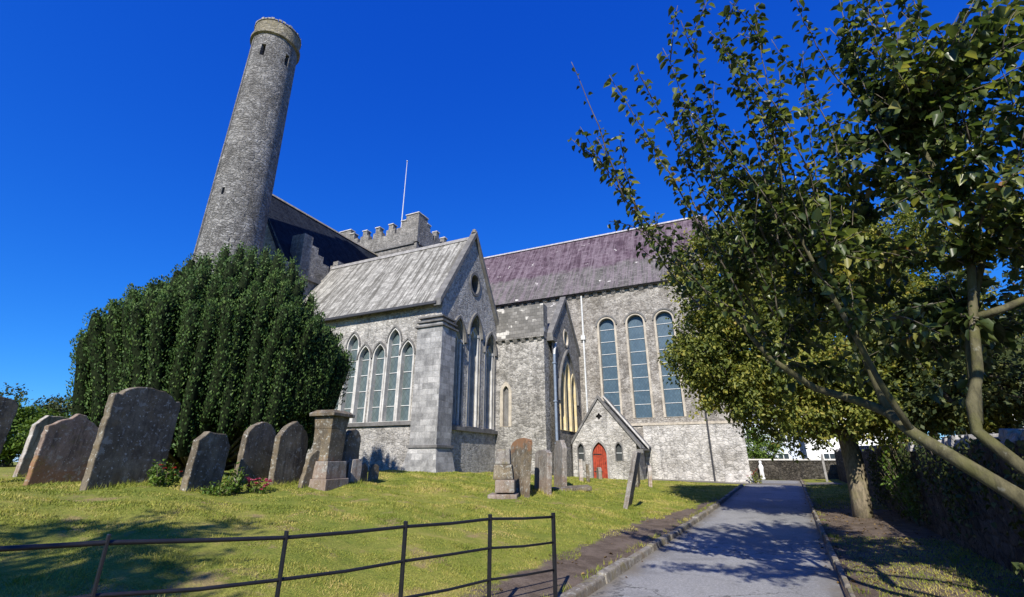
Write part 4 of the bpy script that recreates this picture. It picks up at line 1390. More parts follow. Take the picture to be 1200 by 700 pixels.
# ---------------------------------------------------------------- houses beyond the wall
def house(name, label, x, y, rz, w, d, h, rise, wm, wins):
    root = thing(name, label, 'house', (x, y, 0), rz)
    mb = MB()
    mb.add([(-w / 2, 0, -.3), (w / 2, 0, -.3), (w / 2, d, -.3), (-w / 2, d, -.3), (-w / 2, 0, h), (w / 2, 0, h), (w / 2, d, h), (-w / 2, d, h), (-w / 2, d / 2, h + rise), (w / 2, d / 2, h + rise)],
           [(0, 1, 5, 4), (2, 3, 7, 6), (1, 2, 6, 9, 5), (3, 0, 4, 8, 7)])
    wl_ = mb.build('wall', M[wm], root)
    mb = MB()
    roof_slab(mb, (-w / 2 - .2, -.3, h + .02), (w / 2 + .2, -.3, h + .02), (w / 2 + .2, d / 2, h + rise + .15), (-w / 2 - .2, d / 2, h + rise + .15), .12)
    roof_slab(mb, (-w / 2 - .2, d + .3, h + .02), (w / 2 + .2, d + .3, h + .02), (w / 2 + .2, d / 2, h + rise + .15), (-w / 2 - .2, d / 2, h + rise + .15), .12)
    rf = mb.build('roof', M['roof_grey'], root)
    mb = MB(); mb.box(w / 2 - 1.3, w / 2 - .5, d / 2 - .4, d / 2 + .4, h + rise - .5, h + rise + 1.4)
    mb.build('chimney', M[wm], rf)
    for wx, wz in wins:
        mb = MB(); mb.box(wx - .5, wx + .5, -.04, -.02, wz, wz + 1.3)
        wi = mb.build('window', M['house_glass'], root)
        mb = MB()
        for x0, x1, z0, z1 in ((wx - .58, wx - .5, wz, wz + 1.3), (wx + .5, wx + .58, wz, wz + 1.3), (wx - .58, wx + .58, wz + 1.3, wz + 1.38), (wx - .03, wx + .03, wz, wz + 1.3), (wx - .66, wx + .66, wz - .1, wz)):
            mb.box(x0, x1, -.09, -.015, z0, z1)
        mb.build('frame', M['white_paint'], wi)
    return root
house('terraced_house', 'rendered house with grey blue shade painted on its walls, behind the churchyard wall', 26.2, 52.0, R(-14), 9, 8, 6.2, 2.8, 'shaded_render', [(-2.8, 3.4), (0, 3.4), (2.8, 3.4), (-2.8, .9), (2.8, .9)])
house('terraced_house', 'white rendered house behind the trees at the end of the path', 36.5, 50.0, R(-24), 10, 8, 6.4, 2.8, 'white_render', [(-3, 3.6), (0, 3.6), (3, 3.6), (-3, .9), (3, .9)])
house('terraced_house', 'white gabled house seen over the boundary wall between tree trunks', 44.5, 38.0, R(-40), 9, 8, 5.6, 2.8, 'white_render', [(-2.8, 3.2), (0, 3.2), (2.8, 3.2)])

# ---------------------------------------------------------------- vegetation
def unit(a):
    return a / np.maximum(np.linalg.norm(a, axis=-1, keepdims=True), 1e-9)

def leaves(name, C, D, N, L, wr, m, parent=None, fold=.25, small=False):
    """ovate folded leaves: base points C, direction D, face normal N, length L"""
    D = unit(D)
    S = unit(np.cross(D, N))
    N = np.cross(S, D)
    L = np.asarray(L)[:, None]
    W = L * wr
    if small:
        V = np.stack([C, C + D * L * .45 + S * W * .5, C + D * L, C + D * L * .45 - S * W * .5], 1)
        q = np.arange(len(C) * 4).reshape(-1, 4)
        return np_mesh(name, V.reshape(-1, 3), q, m, parent)
    up = N * W * fold
    cr = rng.uniform(-.05, .42, (len(C), 1))
    tw = rng.normal(0, .12, (len(C), 1))
    V = np.stack([C, C + D * L * .3 + S * W * .48 + up, C + D * L * .68 + S * W * .36 + up * .8 - N * L * cr * .3, C + D * L * (1 - cr * .25) - N * L * cr + S * L * tw,
                  C + D * L * .68 - S * W * .36 + up * .8 - N * L * cr * .3, C + D * L * .3 - S * W * .48 + up * (1 + tw * 3)], 1)
    n = len(C)
    b = np.arange(n)[:, None] * 6
    q = np.concatenate([b + np.array([[0, 1, 2, 3]]), b + np.array([[0, 3, 4, 5]])], 0)
    return np_mesh(name, V.reshape(-1, 3), q, m, parent)

def skeleton(nodes, parents, attract, jitter=.06, step=.35, r=None):
    """connect attraction points to the growing skeleton, nearest node first"""
    r = r or rng
    P = [np.array(p, float) for p in nodes]
    par = list(parents)
    root = P[0]
    order = np.argsort([np.linalg.norm(a - P[-1]) for a in attract])
    tips = []
    for k in order:
        a = attract[k]
        A = np.array(P)
        d = np.linalg.norm(A - a, axis=1)
        low = np.maximum(0, A[:, 2] - a[2]) * .6
        cost = d + low
        i = int(np.argmin(cost))
        n = max(1, int(d[i] / step))
        p0 = A[i]
        last = i
        for j in range(1, n + 1):
            t = j / n
            q = p0 * (1 - t) + a * t + r.normal(0, jitter, 3) * (j < n)
            q[2] -= .12 * d[i] * math.sin(math.pi * t) * .5
            P.append(q); par.append(last); last = len(P) - 1
        tips.append(last)
    return np.array(P), par, tips

def limb_mesh(mb, P, par, r_tip=.008, expo=2.3, rmax=None, k=7):
    n = len(P)
    w = np.zeros(n)
    child = [[] for _ in range(n)]
    for i, p in enumerate(par):
        if p is not None and p >= 0: child[p].append(i)
    for i in range(n - 1, -1, -1):
        if not child[i]: w[i] = r_tip ** expo
        else: w[i] = sum(w[c] for c in child[i]) * 1.0 + 1e-9
    rad = w ** (1 / expo)
    if rmax:
        s = rmax / rad[0]
        rad = np.where(rad > r_tip * 1.5, r_tip + (rad - r_tip) * (rmax - r_tip) / (rad[0] - r_tip), rad)
    # chains: follow the thickest child
    starts = [0]
    while starts:
        s0 = starts.pop()
        chain = [s0] if par[s0] is None or par[s0] < 0 else [par[s0], s0]
        i = s0
        while child[i]:
            cs = sorted(child[i], key=lambda c: -rad[c])
            starts += cs[1:]
            i = cs[0]
            chain.append(i)
        rr = [rad[c] for c in chain]
        if len(chain) > 1 and chain[0] == par[s0] if par[s0] is not None else False:
            rr[0] = rr[1]
        kk = k if rr[0] > .03 else (5 if rr[0] > .015 else 4)
        mb.tube([P[c] for c in chain], rr, kk)
    return rad

def crown_points(lobes, n, r, shell=.55):
    """points in a union of ellipsoids, denser near the outside"""
    out = []
    ws = np.array([a * b * c for _, (a, b, c) in lobes]) ** (2 / 3)
    ws /= ws.sum()
    while len(out) < n:
        c, s = lobes[r.choice(len(lobes), p=ws)]
        d = r.normal(0, 1, 3); d /= np.linalg.norm(d)
        rad = shell + (1 - shell) * r.random() ** .7
        p = np.array(c) + d * np.array(s) * rad
        out.append(p)
    return np.array(out)

def leafy_tree(name, label, base, trunk_pts, lobes, nclump, per, lsize, leafm, barkm, group=None, trunk_r=.2, spread=.42, small=False, seed=1, wr=.62, droop=.4, cat='tree'):
    r = np.random.default_rng(seed)
    b = Vector(base)
    root = thing(name, label, cat, base, 0, group)
    nodes = [np.array(p, float) for p in trunk_pts]
    pts = crown_points(lobes, nclump, r)
    P, par, tips = skeleton(nodes, [None] + list(range(len(nodes) - 1)), pts, .05, .4, r)
    mb = MB()
    limb_mesh(mb, P, par, .009, 2.25, trunk_r)
    mb.build('trunk', M[barkm], root, smooth=True, uv=False)
    C, D, N, L = [], [], [], []
    for t in tips:
        c = P[t]
        out = unit((c - np.array(lobes[0][0]))[None])[0]
        m_ = int(per * r.uniform(.5, 1.4))
        # a clump is a few sprays: points scattered along short twigs
        for _ in range(4):
            d = unit((out * .6 + r.normal(0, .8, 3))[None])[0]
            ln = spread * r.uniform(.7, 1.6)
            k = max(2, m_ // 4)
            tt = r.random(k)[:, None]
            C.append(c + d * ln * tt + r.normal(0, spread * .2, (k, 3)) + np.array([0, 0, -.15 * ln]) * tt ** 2)
            D.append(d * .4 + r.normal(0, .7, (k, 3)) + np.array([0, 0, -droop]))
            N.append(r.normal(0, .55, (k, 3)) + np.array([0, 0, .8]) + out * .35)
            L.append(lsize * r.uniform(.6, 1.25, k))
    leaves('crown', np.concatenate(C), np.concatenate(D), np.concatenate(N), np.concatenate(L), wr, M[leafm], root, small=small)
    return root

# --- the turning tree beside the path
bx_, by_ = 9.57, 13.7
b0 = (bx_, by_, gz(bx_, by_))
leafy_tree('small_leaved_tree', 'dense tree with turning leaves and stout brown trunk growing beside the path kerb', b0,
           [(0, 0, -.2), (.06, .0, .5), (.14, .05, 1.15), (.18, .1, 1.6), (.2, .2, 2.3)],
           [((-.2, .6, 5.2), (3.4, 3.0, 3.2)), ((-2.5, .6, 4.6), (1.7, 2.0, 1.8)), ((1.8, .3, 5.0), (2.6, 2.6, 2.8)), ((-.6, .2, 7.4), (2.6, 2.4, 2.0)), ((-2.3, .0, 6.9), (2.0, 2.0, 1.9)), ((1.4, -1.0, 3.4), (2.4, 1.6, 1.5)), ((-1.4, -.8, 3.5), (1.7, 1.3, 1.0)), ((2.6, .2, 7.6), (2.2, 2.2, 2.0))],
           1150, 150, .122, 'leaf_mid', 'bark_mid', trunk_r=.24, spread=.5, seed=5)

# --- near tree on the right: hand laid limbs, long straight shoots
M['bark_twig'] = bark('grey brown twigs', (.06, .05, .04), (.15, .13, .1), (.12, .12, .05), .2)
def near_tree():
    r = np.random.default_rng(21)
    bx0, by0 = 4.75, 4.0
    g = gz(bx0, by0)
    root = thing('broad_leaved_tree', 'near tree with smooth mossy limbs and long straight leafy shoots', 'tree', (bx0, by0, g))
    W = lambda *p: np.array([p[0] - bx0, p[1] - by0, p[2] - g])
    mb = MB()
    def limb_part(pts, rad, k):
        q = MB(); q.tube(pts, rad, k); q.build('limb', M['bark_near'], root, smooth=True, uv=False)
    limbA = [W(4.75, 4.0, -.1), W(4.72, 4.02, .45), W(4.6, 4.1, .9), W(4.35, 4.25, 1.3), W(4.12, 4.5, 1.62), W(4.02, 4.75, 1.85), W(4.12, 5.1, 2.08), W(4.0, 5.3, 2.22), W(3.6, 5.45, 2.4), W(3.1, 5.4, 2.75), W(2.6, 5.2, 3.3)]
    limb_part(limbA, [.14, .115, .085, .07, .062, .058, .054, .047, .04, .032, .022], 12)
    limbB = [W(4.72, 4.02, .45), W(4.72, 4.1, .9), W(4.55, 4.25, 1.45), W(4.32, 4.4, 1.85), W(4.36, 4.4, 2.1), W(4.52, 4.4, 2.4), W(4.66, 4.4, 2.95), W(4.82, 4.38, 3.55), W(4.85, 4.35, 4.3), W(4.6, 4.3, 5.2)]
    limb_part(limbB, [.1, .075, .058, .05, .047, .043, .038, .034, .028, .018], 12)
    limbC = [W(4.34, 4.4, 1.92), W(4.5, 4.46, 2.25), W(4.66, 4.52, 2.7), W(4.95, 4.55, 3.3), W(5.4, 4.5, 4.2)]
    limb_part(limbC, [.05, .045, .042, .034, .022], 10)
    limbD = [W(4.66, 4.4, 2.95), W(4.9, 4.3, 3.02), W(5.3, 4.15, 3.2), W(5.8, 4.0, 3.6)]
    limb_part(limbD, [.04, .036, .03, .02], 8)
    limbE = [W(4.02, 4.75, 1.85), W(3.8, 4.7, 2.3), W(3.55, 4.6, 2.9), W(3.25, 4.5, 3.6), W(3.0, 4.4, 4.3)]
    limb_part(limbE, [.034, .028, .024, .02, .014], 8)
    limbF = [W(4.12, 5.1, 2.08), W(4.2, 5.3, 2.6), W(4.15, 5.4, 3.3), W(4.0, 5.3, 4.2)]
    limb_part(limbF, [.05, .045, .036, .022], 8)
    C, D, N, L = [], [], [], []
    def shoot(p0, p1, rad, gap, size, sag=.0, bare=0.0, lf=1.0):
        p0, p1 = np.array(p0), np.array(p1)
        ln = np.linalg.norm(p1 - p0)
        n = max(4, int(ln / .16))
        side = r.normal(0, .05 * ln, 3)
        pts = [p0 + (p1 - p0) * t + side * math.sin(math.pi * t) + r.normal(0, .008, 3) - np.array([0, 0, sag * ln]) * t * t for t in np.linspace(0, 1, n)]
        mb.tube(pts, list(np.linspace(rad, .0035, n)), 5)
        d = unit((p1 - p0)[None])[0]
        k = int(ln * (1 - bare) / gap * lf)
        for i in range(k):
            t = bare + (1 - bare) * (i + r.uniform(0, .8)) / max(k, 1)
            if t > 1: continue
            f = t * (n - 1); j = min(int(f), n - 2)
            q = pts[j] * (1 - f + j) + pts[j + 1] * (f - j)
            az = i * 2.4 + r.uniform(-.5, .5)
            e1 = unit(np.cross(d, [.3, .2, 1.0])[None])[0]; e2 = np.cross(d, e1)
            o = e1 * math.cos(az) + e2 * math.sin(az)
            dd = o * .8 + d * .45 + np.array([0, 0, -.35]) + r.normal(0, .25, 3)
            pet = q + unit(dd[None])[0] * .025
            C.append(pet); D.append(dd + np.array([0, 0, -.35])); N.append(np.array([0, 0, .9]) + d * .4 + o * .2 + r.normal(0, .35, 3)); L.append(size * r.uniform(.6, 1.2))
            if r.random() < .3:
                for _ in range(2):
                    C.append(q + r.normal(0, .02, 3)); D.append(r.normal(0, .7, 3) + np.array([0, 0, -.2])); N.append(np.array([0, 0, .8]) + r.normal(0, .4, 3)); L.append(size * r.uniform(.4, .8))
        return pts
    def spray(p0, p1, rad, gap, size, nsub, sub, **kw):
        pts = shoot(p0, p1, rad, gap, size, **kw)
        d = np.array(p1) - np.array(p0)
        for _ in range(nsub):
            j = r.integers(max(1, len(pts) // 5), len(pts))
            dd = unit((unit(d[None])[0] * .9 + r.normal(0, .55, 3) + np.array([0, 0, .25]))[None])[0]
            shoot(pts[j], pts[j] + dd * sub * r.uniform(.45, 1.2), .007, gap, size * .92)
    anchors_ = [W(2.9, 5.0, 3.2), W(3.25, 4.5, 3.6), W(3.0, 4.4, 4.3), W(3.9, 5.3, 4.0), W(4.3, 4.6, 4.6), W(4.6, 4.3, 5.2), W(5.2, 4.4, 5.0), W(3.4, 4.7, 3.9)]
    # the sparse left hand fan (start, tip in world metres)
    fan = [((2.6, 5.0, 3.2), (.78, 4.3, 5.25), 3), ((2.5, 5.1, 3.25), (.95, 4.2, 5.0), 3), ((2.7, 5.0, 3.3), (1.15, 4.2, 5.9), 5), ((2.9, 4.9, 3.4), (1.5, 4.1, 5.7), 5),
           ((2.9, 4.8, 3.4), (1.75, 4.0, 6.1), 6), ((3.0, 4.7, 3.7), (2.1, 4.0, 6.3), 6), 
           ((3.0, 4.6, 3.6), (2.5, 4.1, 6.5), 6), ((3.1, 4.6, 3.8), (2.9, 4.0, 6.6), 7), ((2.3, 5.2, 3.3), (1.3, 4.5, 4.9), 4), ((3.0, 5.2, 3.0), (2.1, 5.0, 4.0), 4)]
    for a, b, ns in fan:
        spray(W(*a), W(*b), .011, .042, .105, ns, .62)
    for k in range(26):   # long straight shoots rising from the limbs into the open sky
        a = anchors_[r.integers(0, len(anchors_))] + r.normal(0, .12, 3)
        v = np.array([r.uniform(-.75, .15), r.uniform(-.35, .1), 1.0])
        shoot(a, a + unit(v[None])[0] * r.uniform(1.6, 2.9), .01, .045, .11)
    # a limb reaching back over the path, above the top of the picture; its shoots shade the near tarmac
    limb_part([W(4.75, 4.0, .3), W(4.95, 3.5, 1.3), W(5.0, 2.9, 2.3), W(4.5, 2.3, 3.6), W(3.6, 1.9, 4.5), W(2.6, 1.6, 5.0)], [.09, .075, .065, .05, .035, .02], 8)
    for k in range(15):
        a = W(*[(3.6, 1.9, 4.5), (3.1, 1.75, 4.75), (2.6, 1.6, 5.0)][k % 3]) + r.normal(0, .05, 3)
        spray(a, W(r.uniform(.3, 3.0), r.uniform(.5, 1.75), r.uniform(4.9, 5.7)), .012, .06, .11, 2, .6)
    # bare whip at the far left
    shoot(W(1.25, 4.4, 4.3), W(.70, 4.1, 6.0), .009, .12, .06, bare=.25)
    # the body of the crown
    anchors = [W(3.1, 5.4, 2.75), W(2.6, 5.2, 3.3), W(3.25, 4.5, 3.6), W(3.0, 4.4, 4.3), W(4.15, 5.4, 3.3), W(4.0, 5.3, 4.2), W(4.66, 4.4, 2.95), W(4.82, 4.38, 3.55), W(4.85, 4.35, 4.3), W(4.6, 4.3, 5.2), W(4.95, 4.55, 3.3), W(5.4, 4.5, 4.2), W(5.3, 4.15, 3.2), W(5.8, 4.0, 3.6), W(3.55, 4.6, 2.9)]
    anchors = np.array(anchors)
    lobes = [(W(4.3, 4.9, 4.2), (1.4, 1.3, 1.7)), (W(3.4, 5.0, 3.7), (1.0, .9, .9)), (W(5.5, 4.4, 4.8), (1.4, 1.4, 2.0)), (W(5.0, 4.5, 5.9), (1.2, 1.2, 1.4)), (W(6.0, 4.6, 3.3), (1.2, 1.2, 1.2)), (W(4.7, 5.4, 3.1), (1.2, .8, .8)), (W(5.1, 3.5, 5.0), (1.0, .9, 1.6))]
    tips = crown_points(lobes, 130, r, .3)
    for t in tips:
        dd = np.linalg.norm(anchors - t, axis=1) + np.maximum(0, anchors[:, 2] - t[2] + .2) * 1.5
        a = anchors[int(np.argmin(dd))]
        spray(a + r.normal(0, .04, 3), t, .009, .046, .14, 4, .6)
    mb.build('twigs', M['bark_twig'], root, smooth=True, uv=False)
    leaves('crown', np.array(C), np.array(D), np.array(N), np.array(L), .72, M['leaf_near'], root, fold=.3)
    print('near tree leaves', len(C))
near_tree()

# --- trees beyond the boundary wall and the far houses
BG = 'trees beyond the boundary wall'
def back_tree(x, y, h, w, label, leafm='leaf_back', seed=1, n=260, per=85, ls=.2, group=BG, trunk=.22, cb=.3, bk='bark_dark'):
    z = gz(x, y)
    hh = h * (1 - cb)
    r = np.random.default_rng(seed)
    lobes = [((0, 0, h * cb + hh * .5), (w * .5, w * .5, hh * .5))]
    for i in range(5):
        a = i * 1.257 + r.uniform(-.4, .4)
        lobes.append(((w * .33 * math.cos(a), w * .33 * math.sin(a), h * cb + hh * r.uniform(.2, .75)), (w * r.uniform(.2, .32),) * 2 + (hh * r.uniform(.22, .34),)))
    return leafy_tree('leafy_tree', label, (x, y, z), [(0, 0, -.3), (.05, .05, h * .12), (-.05, .1, h * cb), (0, 0, h * (cb + .2))], lobes, n, per, ls, leafm, bk, group, trunk, .55, True, seed, .6)
back_tree(12.6, 11.2, 7.0, 5.5, 'green tree just beyond the boundary wall behind the mossy limbs', 'leaf_back', 31, 300, 100, .14)
back_tree(15.0, 15.5, 7.0, 5.0, 'tree with pale trunk standing behind the boundary wall', 'leaf_mid', 32, 240, 90, .14, bk='bark_mid')
back_tree(22.0, 21.0, 8.5, 7.5, 'taller dark tree farther back over the boundary wall', 'leaf_back', 33, 300, 90, .18)
back_tree(29.5, 33.0, 8.0, 7.0, 'dark tree hiding the roofs of the far houses', 'leaf_back', 34, 260, 90, .2, cb=.42)
back_tree(19.0, 37.5, 3.6, 3.0, 'small bright green tree at the corner of the choir', 'leaf_bright', 35, 100, 80, .16, cb=.2)

# --- trees far off on the left
LG = 'trees behind the graves'
for i, (x, y, h, w, lm, lab) in enumerate([(-39, 33, 5.4, 6.0, 'leaf_back', 'dark bushy tree next to the yew on the skyline'), (-46, 35, 4.5, 7, 'leaf_back', 'olive tinted tree behind the graves, farthest from the yew'),
                                           (-32.5, 31, 3.6, 4.0, 'leaf_bright', 'bright green bush lit behind the reddish headstone'), (-54, 42, 5.8, 8, 'leaf_back', 'distant dark tree beyond the olive tinted one'), (-35.5, 38, 5.2, 6, 'leaf_back', 'dark tree close against the sunny side of the yew')]):
    back_tree(x, y, h, w, lab, lm, 50 + i, 200, 70, .22, LG, cb=.12)

# --- tree behind the photographer whose shade lies across the lower lawn
back_tree(-7.4, -3.9, 7.2, 4.4, 'leafy tree that casts the shade on the lower lawn', 'leaf_back', 61, 210, 90, .17, None, cb=.45)

# --- the yew
M['yew_inner'] = simple('dense yew twigs', (.016, .024, .01), .95, 0, .5, 9, .05)
def yew():
    r = np.random.default_rng(77)
    x0, y0 = -9.9, 15.3
    g = gz(x0, y0)
    root = thing('yew_tree', 'huge dark green yew with upright fluted foliage in front of the round tower', 'tree', (x0, y0, g))
    mb = MB()
    cols = []
    view = np.array([-.54, .84]); side = np.array([.84, .54])
    def env(a):                      # height of the crown across its width
        return np.interp(a, [-3.9, -3.45, -3.2, -2.57, -1.97, -1.4, -.07, 1.22, 1.97, 2.54, 3.07, 3.74, 4.3], [2.8, 3.9, 4.9, 5.6, 6.1, 6.95, 8.0, 8.05, 6.9, 6.0, 5.3, 4.6, 3.2])
    tries = 0
    while tries < 9000:
        tries += 1
        a = r.uniform(-3.45, 3.95); d = r.uniform(-2.5, 2.5)
        e = 1 - ((a - .25) / 3.75) ** 2 - (d / 2.55) ** 2
        if e < 0: continue
        if any((a - q[0]) ** 2 + (d - q[1]) ** 2 < .345 ** 2 for q in cols): continue
        top = env(a) * (1 - .34 * (abs(d) / 2.5) ** 2.2) * r.uniform(.95, 1.015)
        cols.append((a, d, top, r.uniform(.27, .36), r.uniform(.5, 1.3) if e > .2 else r.uniform(.7, 1.9), e))
    C, D, N, L = [], [], [], []
    core = MB()
    for a, d, top, rad, foot, e in cols:
        xy = (side * (a - .25) + view * d) * .86 + side * .25
        lean = (side * (a - .25) + view * d) * .2
        wav = r.uniform(0, 6.28)
        n = int((2100 if e < .5 else 1000) * top / 8 * rad / .3)
        t = r.random(n) ** .8
        ph = r.uniform(0, 2 * math.pi, n)
        def prof(t): return np.minimum(1, (1 - t) * 6 + .12) ** .6 * (.7 + .3 * np.minimum(1, t * 4))
        lump = 1 + .2 * np.sin(ph * 2 + t * 9 + a * 5) * np.sin(t * 19 + d * 3) + .16 * np.sin(t * 47 + ph + d)
        rr = rad * prof(t) * lump * (.72 + .28 * r.random(n))
        z = foot + (top - foot) * t
        bend = .09 * np.sin(t * 5 + wav)
        px = xy[0] + lean[0] * t ** 1.3 + bend + rr * np.cos(ph)
        py = xy[1] + lean[1] * t ** 1.3 + rr * np.sin(ph)
        C.append(np.stack([px, py, z], 1))
        o = np.stack([np.cos(ph), np.sin(ph), np.zeros(n)], 1)
        D.append(o * .5 + np.array([0, 0, .9]) + r.normal(0, .33, (n, 3)))
        N.append(o + r.normal(0, .38, (n, 3)) + np.array([0, 0, .3]))
        L.append(r.uniform(.045, .105, n))
        tt = np.linspace(0, .97, 9)
        core.tube([(xy[0] + lean[0] * k ** 1.3 + .09 * math.sin(k * 5 + wav), xy[1] + lean[1] * k ** 1.3, foot + (top - foot) * k) for k in tt], [rad * .62 * float(prof(k)) for k in tt], 6)
        mb.tube([(xy[0] * .25, xy[1] * .25, .2), (xy[0] * .7, xy[1] * .7, foot * .7 + .1), (xy[0], xy[1], foot + .3)], [.06, .045, .03], 5)
    core.build('inner_branches', M['yew_inner'], root, smooth=True, uv=False)
    mb.tube([(0, 0, -.3), (.1, 0, .5), (0, .1, 1.6), (.1, 0, 3)], [.8, .6, .5, .3], 12)
    mb.build('trunk', M['bark_dark'], root, smooth=True, uv=False)
    leaves('crown', np.concatenate(C), np.concatenate(D), np.concatenate(N), np.concatenate(L), .5, M['leaf_yew'], root, small=True)
    print('yew', sum(len(c) for c in C), len(cols))
yew()

# --- low plants, flowers, ivy
def bush(name, label, x, y, w, h, leafm, n=500, ls=.07, petals=None, npet=40, seed=1, cat='plant', group=None):
    r = np.random.default_rng(seed)
    root = thing(name, label, cat, (x, y, gz(x, y)), 0, group)
    mb = MB()
    C, D, N, L, tips = [], [], [], [], []
    k = max(8, n // 22)
    for i in range(k):
        a = r.uniform(0, 6.28); rr = w / 2 * math.sqrt(r.random())
        top = np.array([rr * math.cos(a), rr * math.sin(a), h * r.uniform(.5, 1) * (1 - .4 * (rr / (w / 2)) ** 2)])
        b = np.array([top[0] * .4, top[1] * .4, -.03])
        mid = (b + top) / 2 + r.normal(0, .03, 3)
        if k <= 24:
            mb = MB()
        mb.tube([b, mid, top], [.006, .005, .003], 4)
        if k <= 24:
            mb.build('stem', M['bark_mid'], root, uv=False)
        m_ = 22
        t = r.uniform(.15, 1, m_)[:, None]
        C.append(b + (top - b) * t + r.normal(0, .03, (m_, 3)))
        D.append(r.normal(0, .8, (m_, 3)) + np.array([0, 0, .15]))
        N.append(r.normal(0, .5, (m_, 3)) + np.array([0, 0, .9]))
        L.append(ls * r.uniform(.6, 1.3, m_))
        tips.append(top)
    if k > 24:
        mb.build('stems', M['bark_mid'], root, uv=False)
    leaves('foliage', np.concatenate(C), np.concatenate(D), np.concatenate(N), np.concatenate(L), .6, M[leafm], root)
    if petals:
        for k_ in range(npet):
            q = np.array(tips)[r.integers(0, len(tips))] + r.normal(0, .03, 3) + np.array([0, 0, .02])
            an = np.arange(7) * .9
            dd = np.stack([np.cos(an), np.sin(an), np.full(7, .45)], 1) + r.normal(0, .2, (7, 3))
            leaves('flower', np.repeat(q[None], 7, 0), dd, np.tile([0, 0, 1.0], (7, 1)) + r.normal(0, .3, (7, 3)), np.full(7, .045), .95, M[petals], root)
    return root
bush('rose_bush', 'leafy green rose bush between the biggest headstone and the low dark one', -6.85, 9.55, .62, .5, 'leaf_bright', 420, .075, 'petal_red', 5, 3)
bush('leafy_plant', 'tall green plant standing close against the low dark headstone', -5.62, 9.9, .4, .62, 'leaf_bright', 320, .07, None, 0, 4)
bush('leafy_plant', 'low spreading green plant on the lawn edge beside the pink flowers', -5.75, 9.75, .75, .26, 'leaf_bright', 380, .06, None, 0, 5)
bush('flower_clump', 'clump of pink flowers at the foot of the round topped headstone', -5.3, 10.2, .5, .3, 'leaf_bright', 240, .05, 'petal_pink', 34, 6)
cx_, cy_ = uv_xy(1.15, 32.9)
bush('flower_clump', 'red flowers growing at the foot of the choir corner', cx_, cy_, 1.0, .8, 'leaf_mid', 240, .1, 'petal_red', 24, 7)
for i, (x, y, w, h, lab) in enumerate([(13.6, 14.5, 1.6, 2.55, 'bright ivy mound spilling over the boundary wall behind the tree limb'), (6.7, 5.6, 1.0, .7, 'weeds in shade at the foot of the boundary wall')]):
    bush('ivy_bush' if i == 0 else 'weed_clump', lab, *( (to_xy(9.2, WS - .05)) if i == 0 else to_xy(.6, -4.6)), w, h, 'leaf_bright' if i == 0 else 'leaf_back', 3600 if i == 0 else 700, .09, None, 0, 20 + i)

# --- grass
def grass():
    r = np.random.default_rng(9)
    n = 330000
    # density falls with distance from the camera
    p = r.uniform(-7, 24, n * 3); s = np.where(r.random(n * 3) < .9, r.uniform(.3, 15, n * 3), r.uniform(-4.9, -PW - .12, n * 3))
    X, Y = to_xy(p, s)
    dist = np.hypot(X, Y)
    keep = (r.random(n * 3) < np.clip((7.0 / np.maximum(dist, 4)) ** 1.7, 0, 1)) & (Y > 1.5) & (np.abs(X) < Y * 1.25 + 1)
    nz = np.sin(p * 2.1 + 1.7 * np.sin(s * 1.3)) * .5 + np.sin(p * 5.3 - s * 3.1) * .3
    keep &= ~((s > 0) & (s < .82 + .3 * nz + .08 - .5 * sm(6, 14, p)) & (p < 15)) & ~((s < 0) & (s > -3.02 + .15 * nz)) & ~((s < 0) & (p > 6.6) & (p < 12.6))
    p, s, X, Y, dist = p[keep][:n], s[keep][:n], X[keep][:n], Y[keep][:n], dist[keep][:n]
    Z = gps(p, s)
    m = len(p)
    a = r.uniform(0, 6.28, m)
    h = r.uniform(.013, .034, m) * np.clip(dist / 9, .8, 1.6) * (1 + .35 * np.sin(p * .9 + s * 1.7))
    w = r.uniform(.0035, .006, m) * np.clip(dist / 6, .9, 3)
    ln = r.normal(0, .55, (m, 2)) * h[:, None]
    b = np.stack([X, Y, Z - .004], 1)
    dx = np.stack([np.cos(a) * w, np.sin(a) * w, np.zeros(m)], 1)
    tip = b + np.stack([ln[:, 0], ln[:, 1], h], 1)
    V = np.stack([b - dx, b + dx, tip], 1).reshape(-1, 3)
    o = np_mesh('grass', V, np.arange(m * 3).reshape(-1, 3), M['blade'])
    tag(o, kind='stuff')
    print('grass', m)
grass()

# ivy hanging over the boundary wall
def ivy():
    r = np.random.default_rng(41)
    X0, Y0 = to_xy(4, WS)
    root = thing('ivy', 'dark ivy hanging in curtains over the shaded boundary wall', 'ivy', (X0, Y0, gz(X0, Y0)))
    C, D, N, L = [], [], [], []
    nl = np.array([PN[0], PN[1], 0])
    mb = MB()
    for _ in range(24):
        p0 = r.uniform(-1, 14)
        top = r.uniform(1.5, 1.95); ln = r.uniform(.5, 1.6)
        k = int(80 * ln)
        t = r.random(k)
        p = p0 + r.normal(0, .22, k) * (1 + t)
        z = top - ln * t + r.normal(0, .05, k)
        X, Y = to_xy(p, WS + .29 + r.uniform(.0, .12, k))
        C.append(np.stack([X - X0, Y - Y0, z], 1))
        D.append(np.array([0, 0, -.8]) + nl * .35 + r.normal(0, .45, (k, 3)))
        N.append(nl * .9 + np.array([0, 0, .5]) + r.normal(0, .3, (k, 3)))
        L.append(r.uniform(.05, .1, k))
        a, b = to_xy(p0, WS + .28), to_xy(p0 + r.normal(0, .2), WS + .29)
        mb.tube([(a[0] - X0, a[1] - Y0, top), (b[0] - X0, b[1] - Y0, max(.0, top - ln))], .008, 4)
    mb.build('stems', M['bark_dark'], root, uv=False)
    leaves('foliage', np.concatenate(C), np.concatenate(D), np.concatenate(N), np.concatenate(L), .85, M['leaf_back'], root)
ivy()

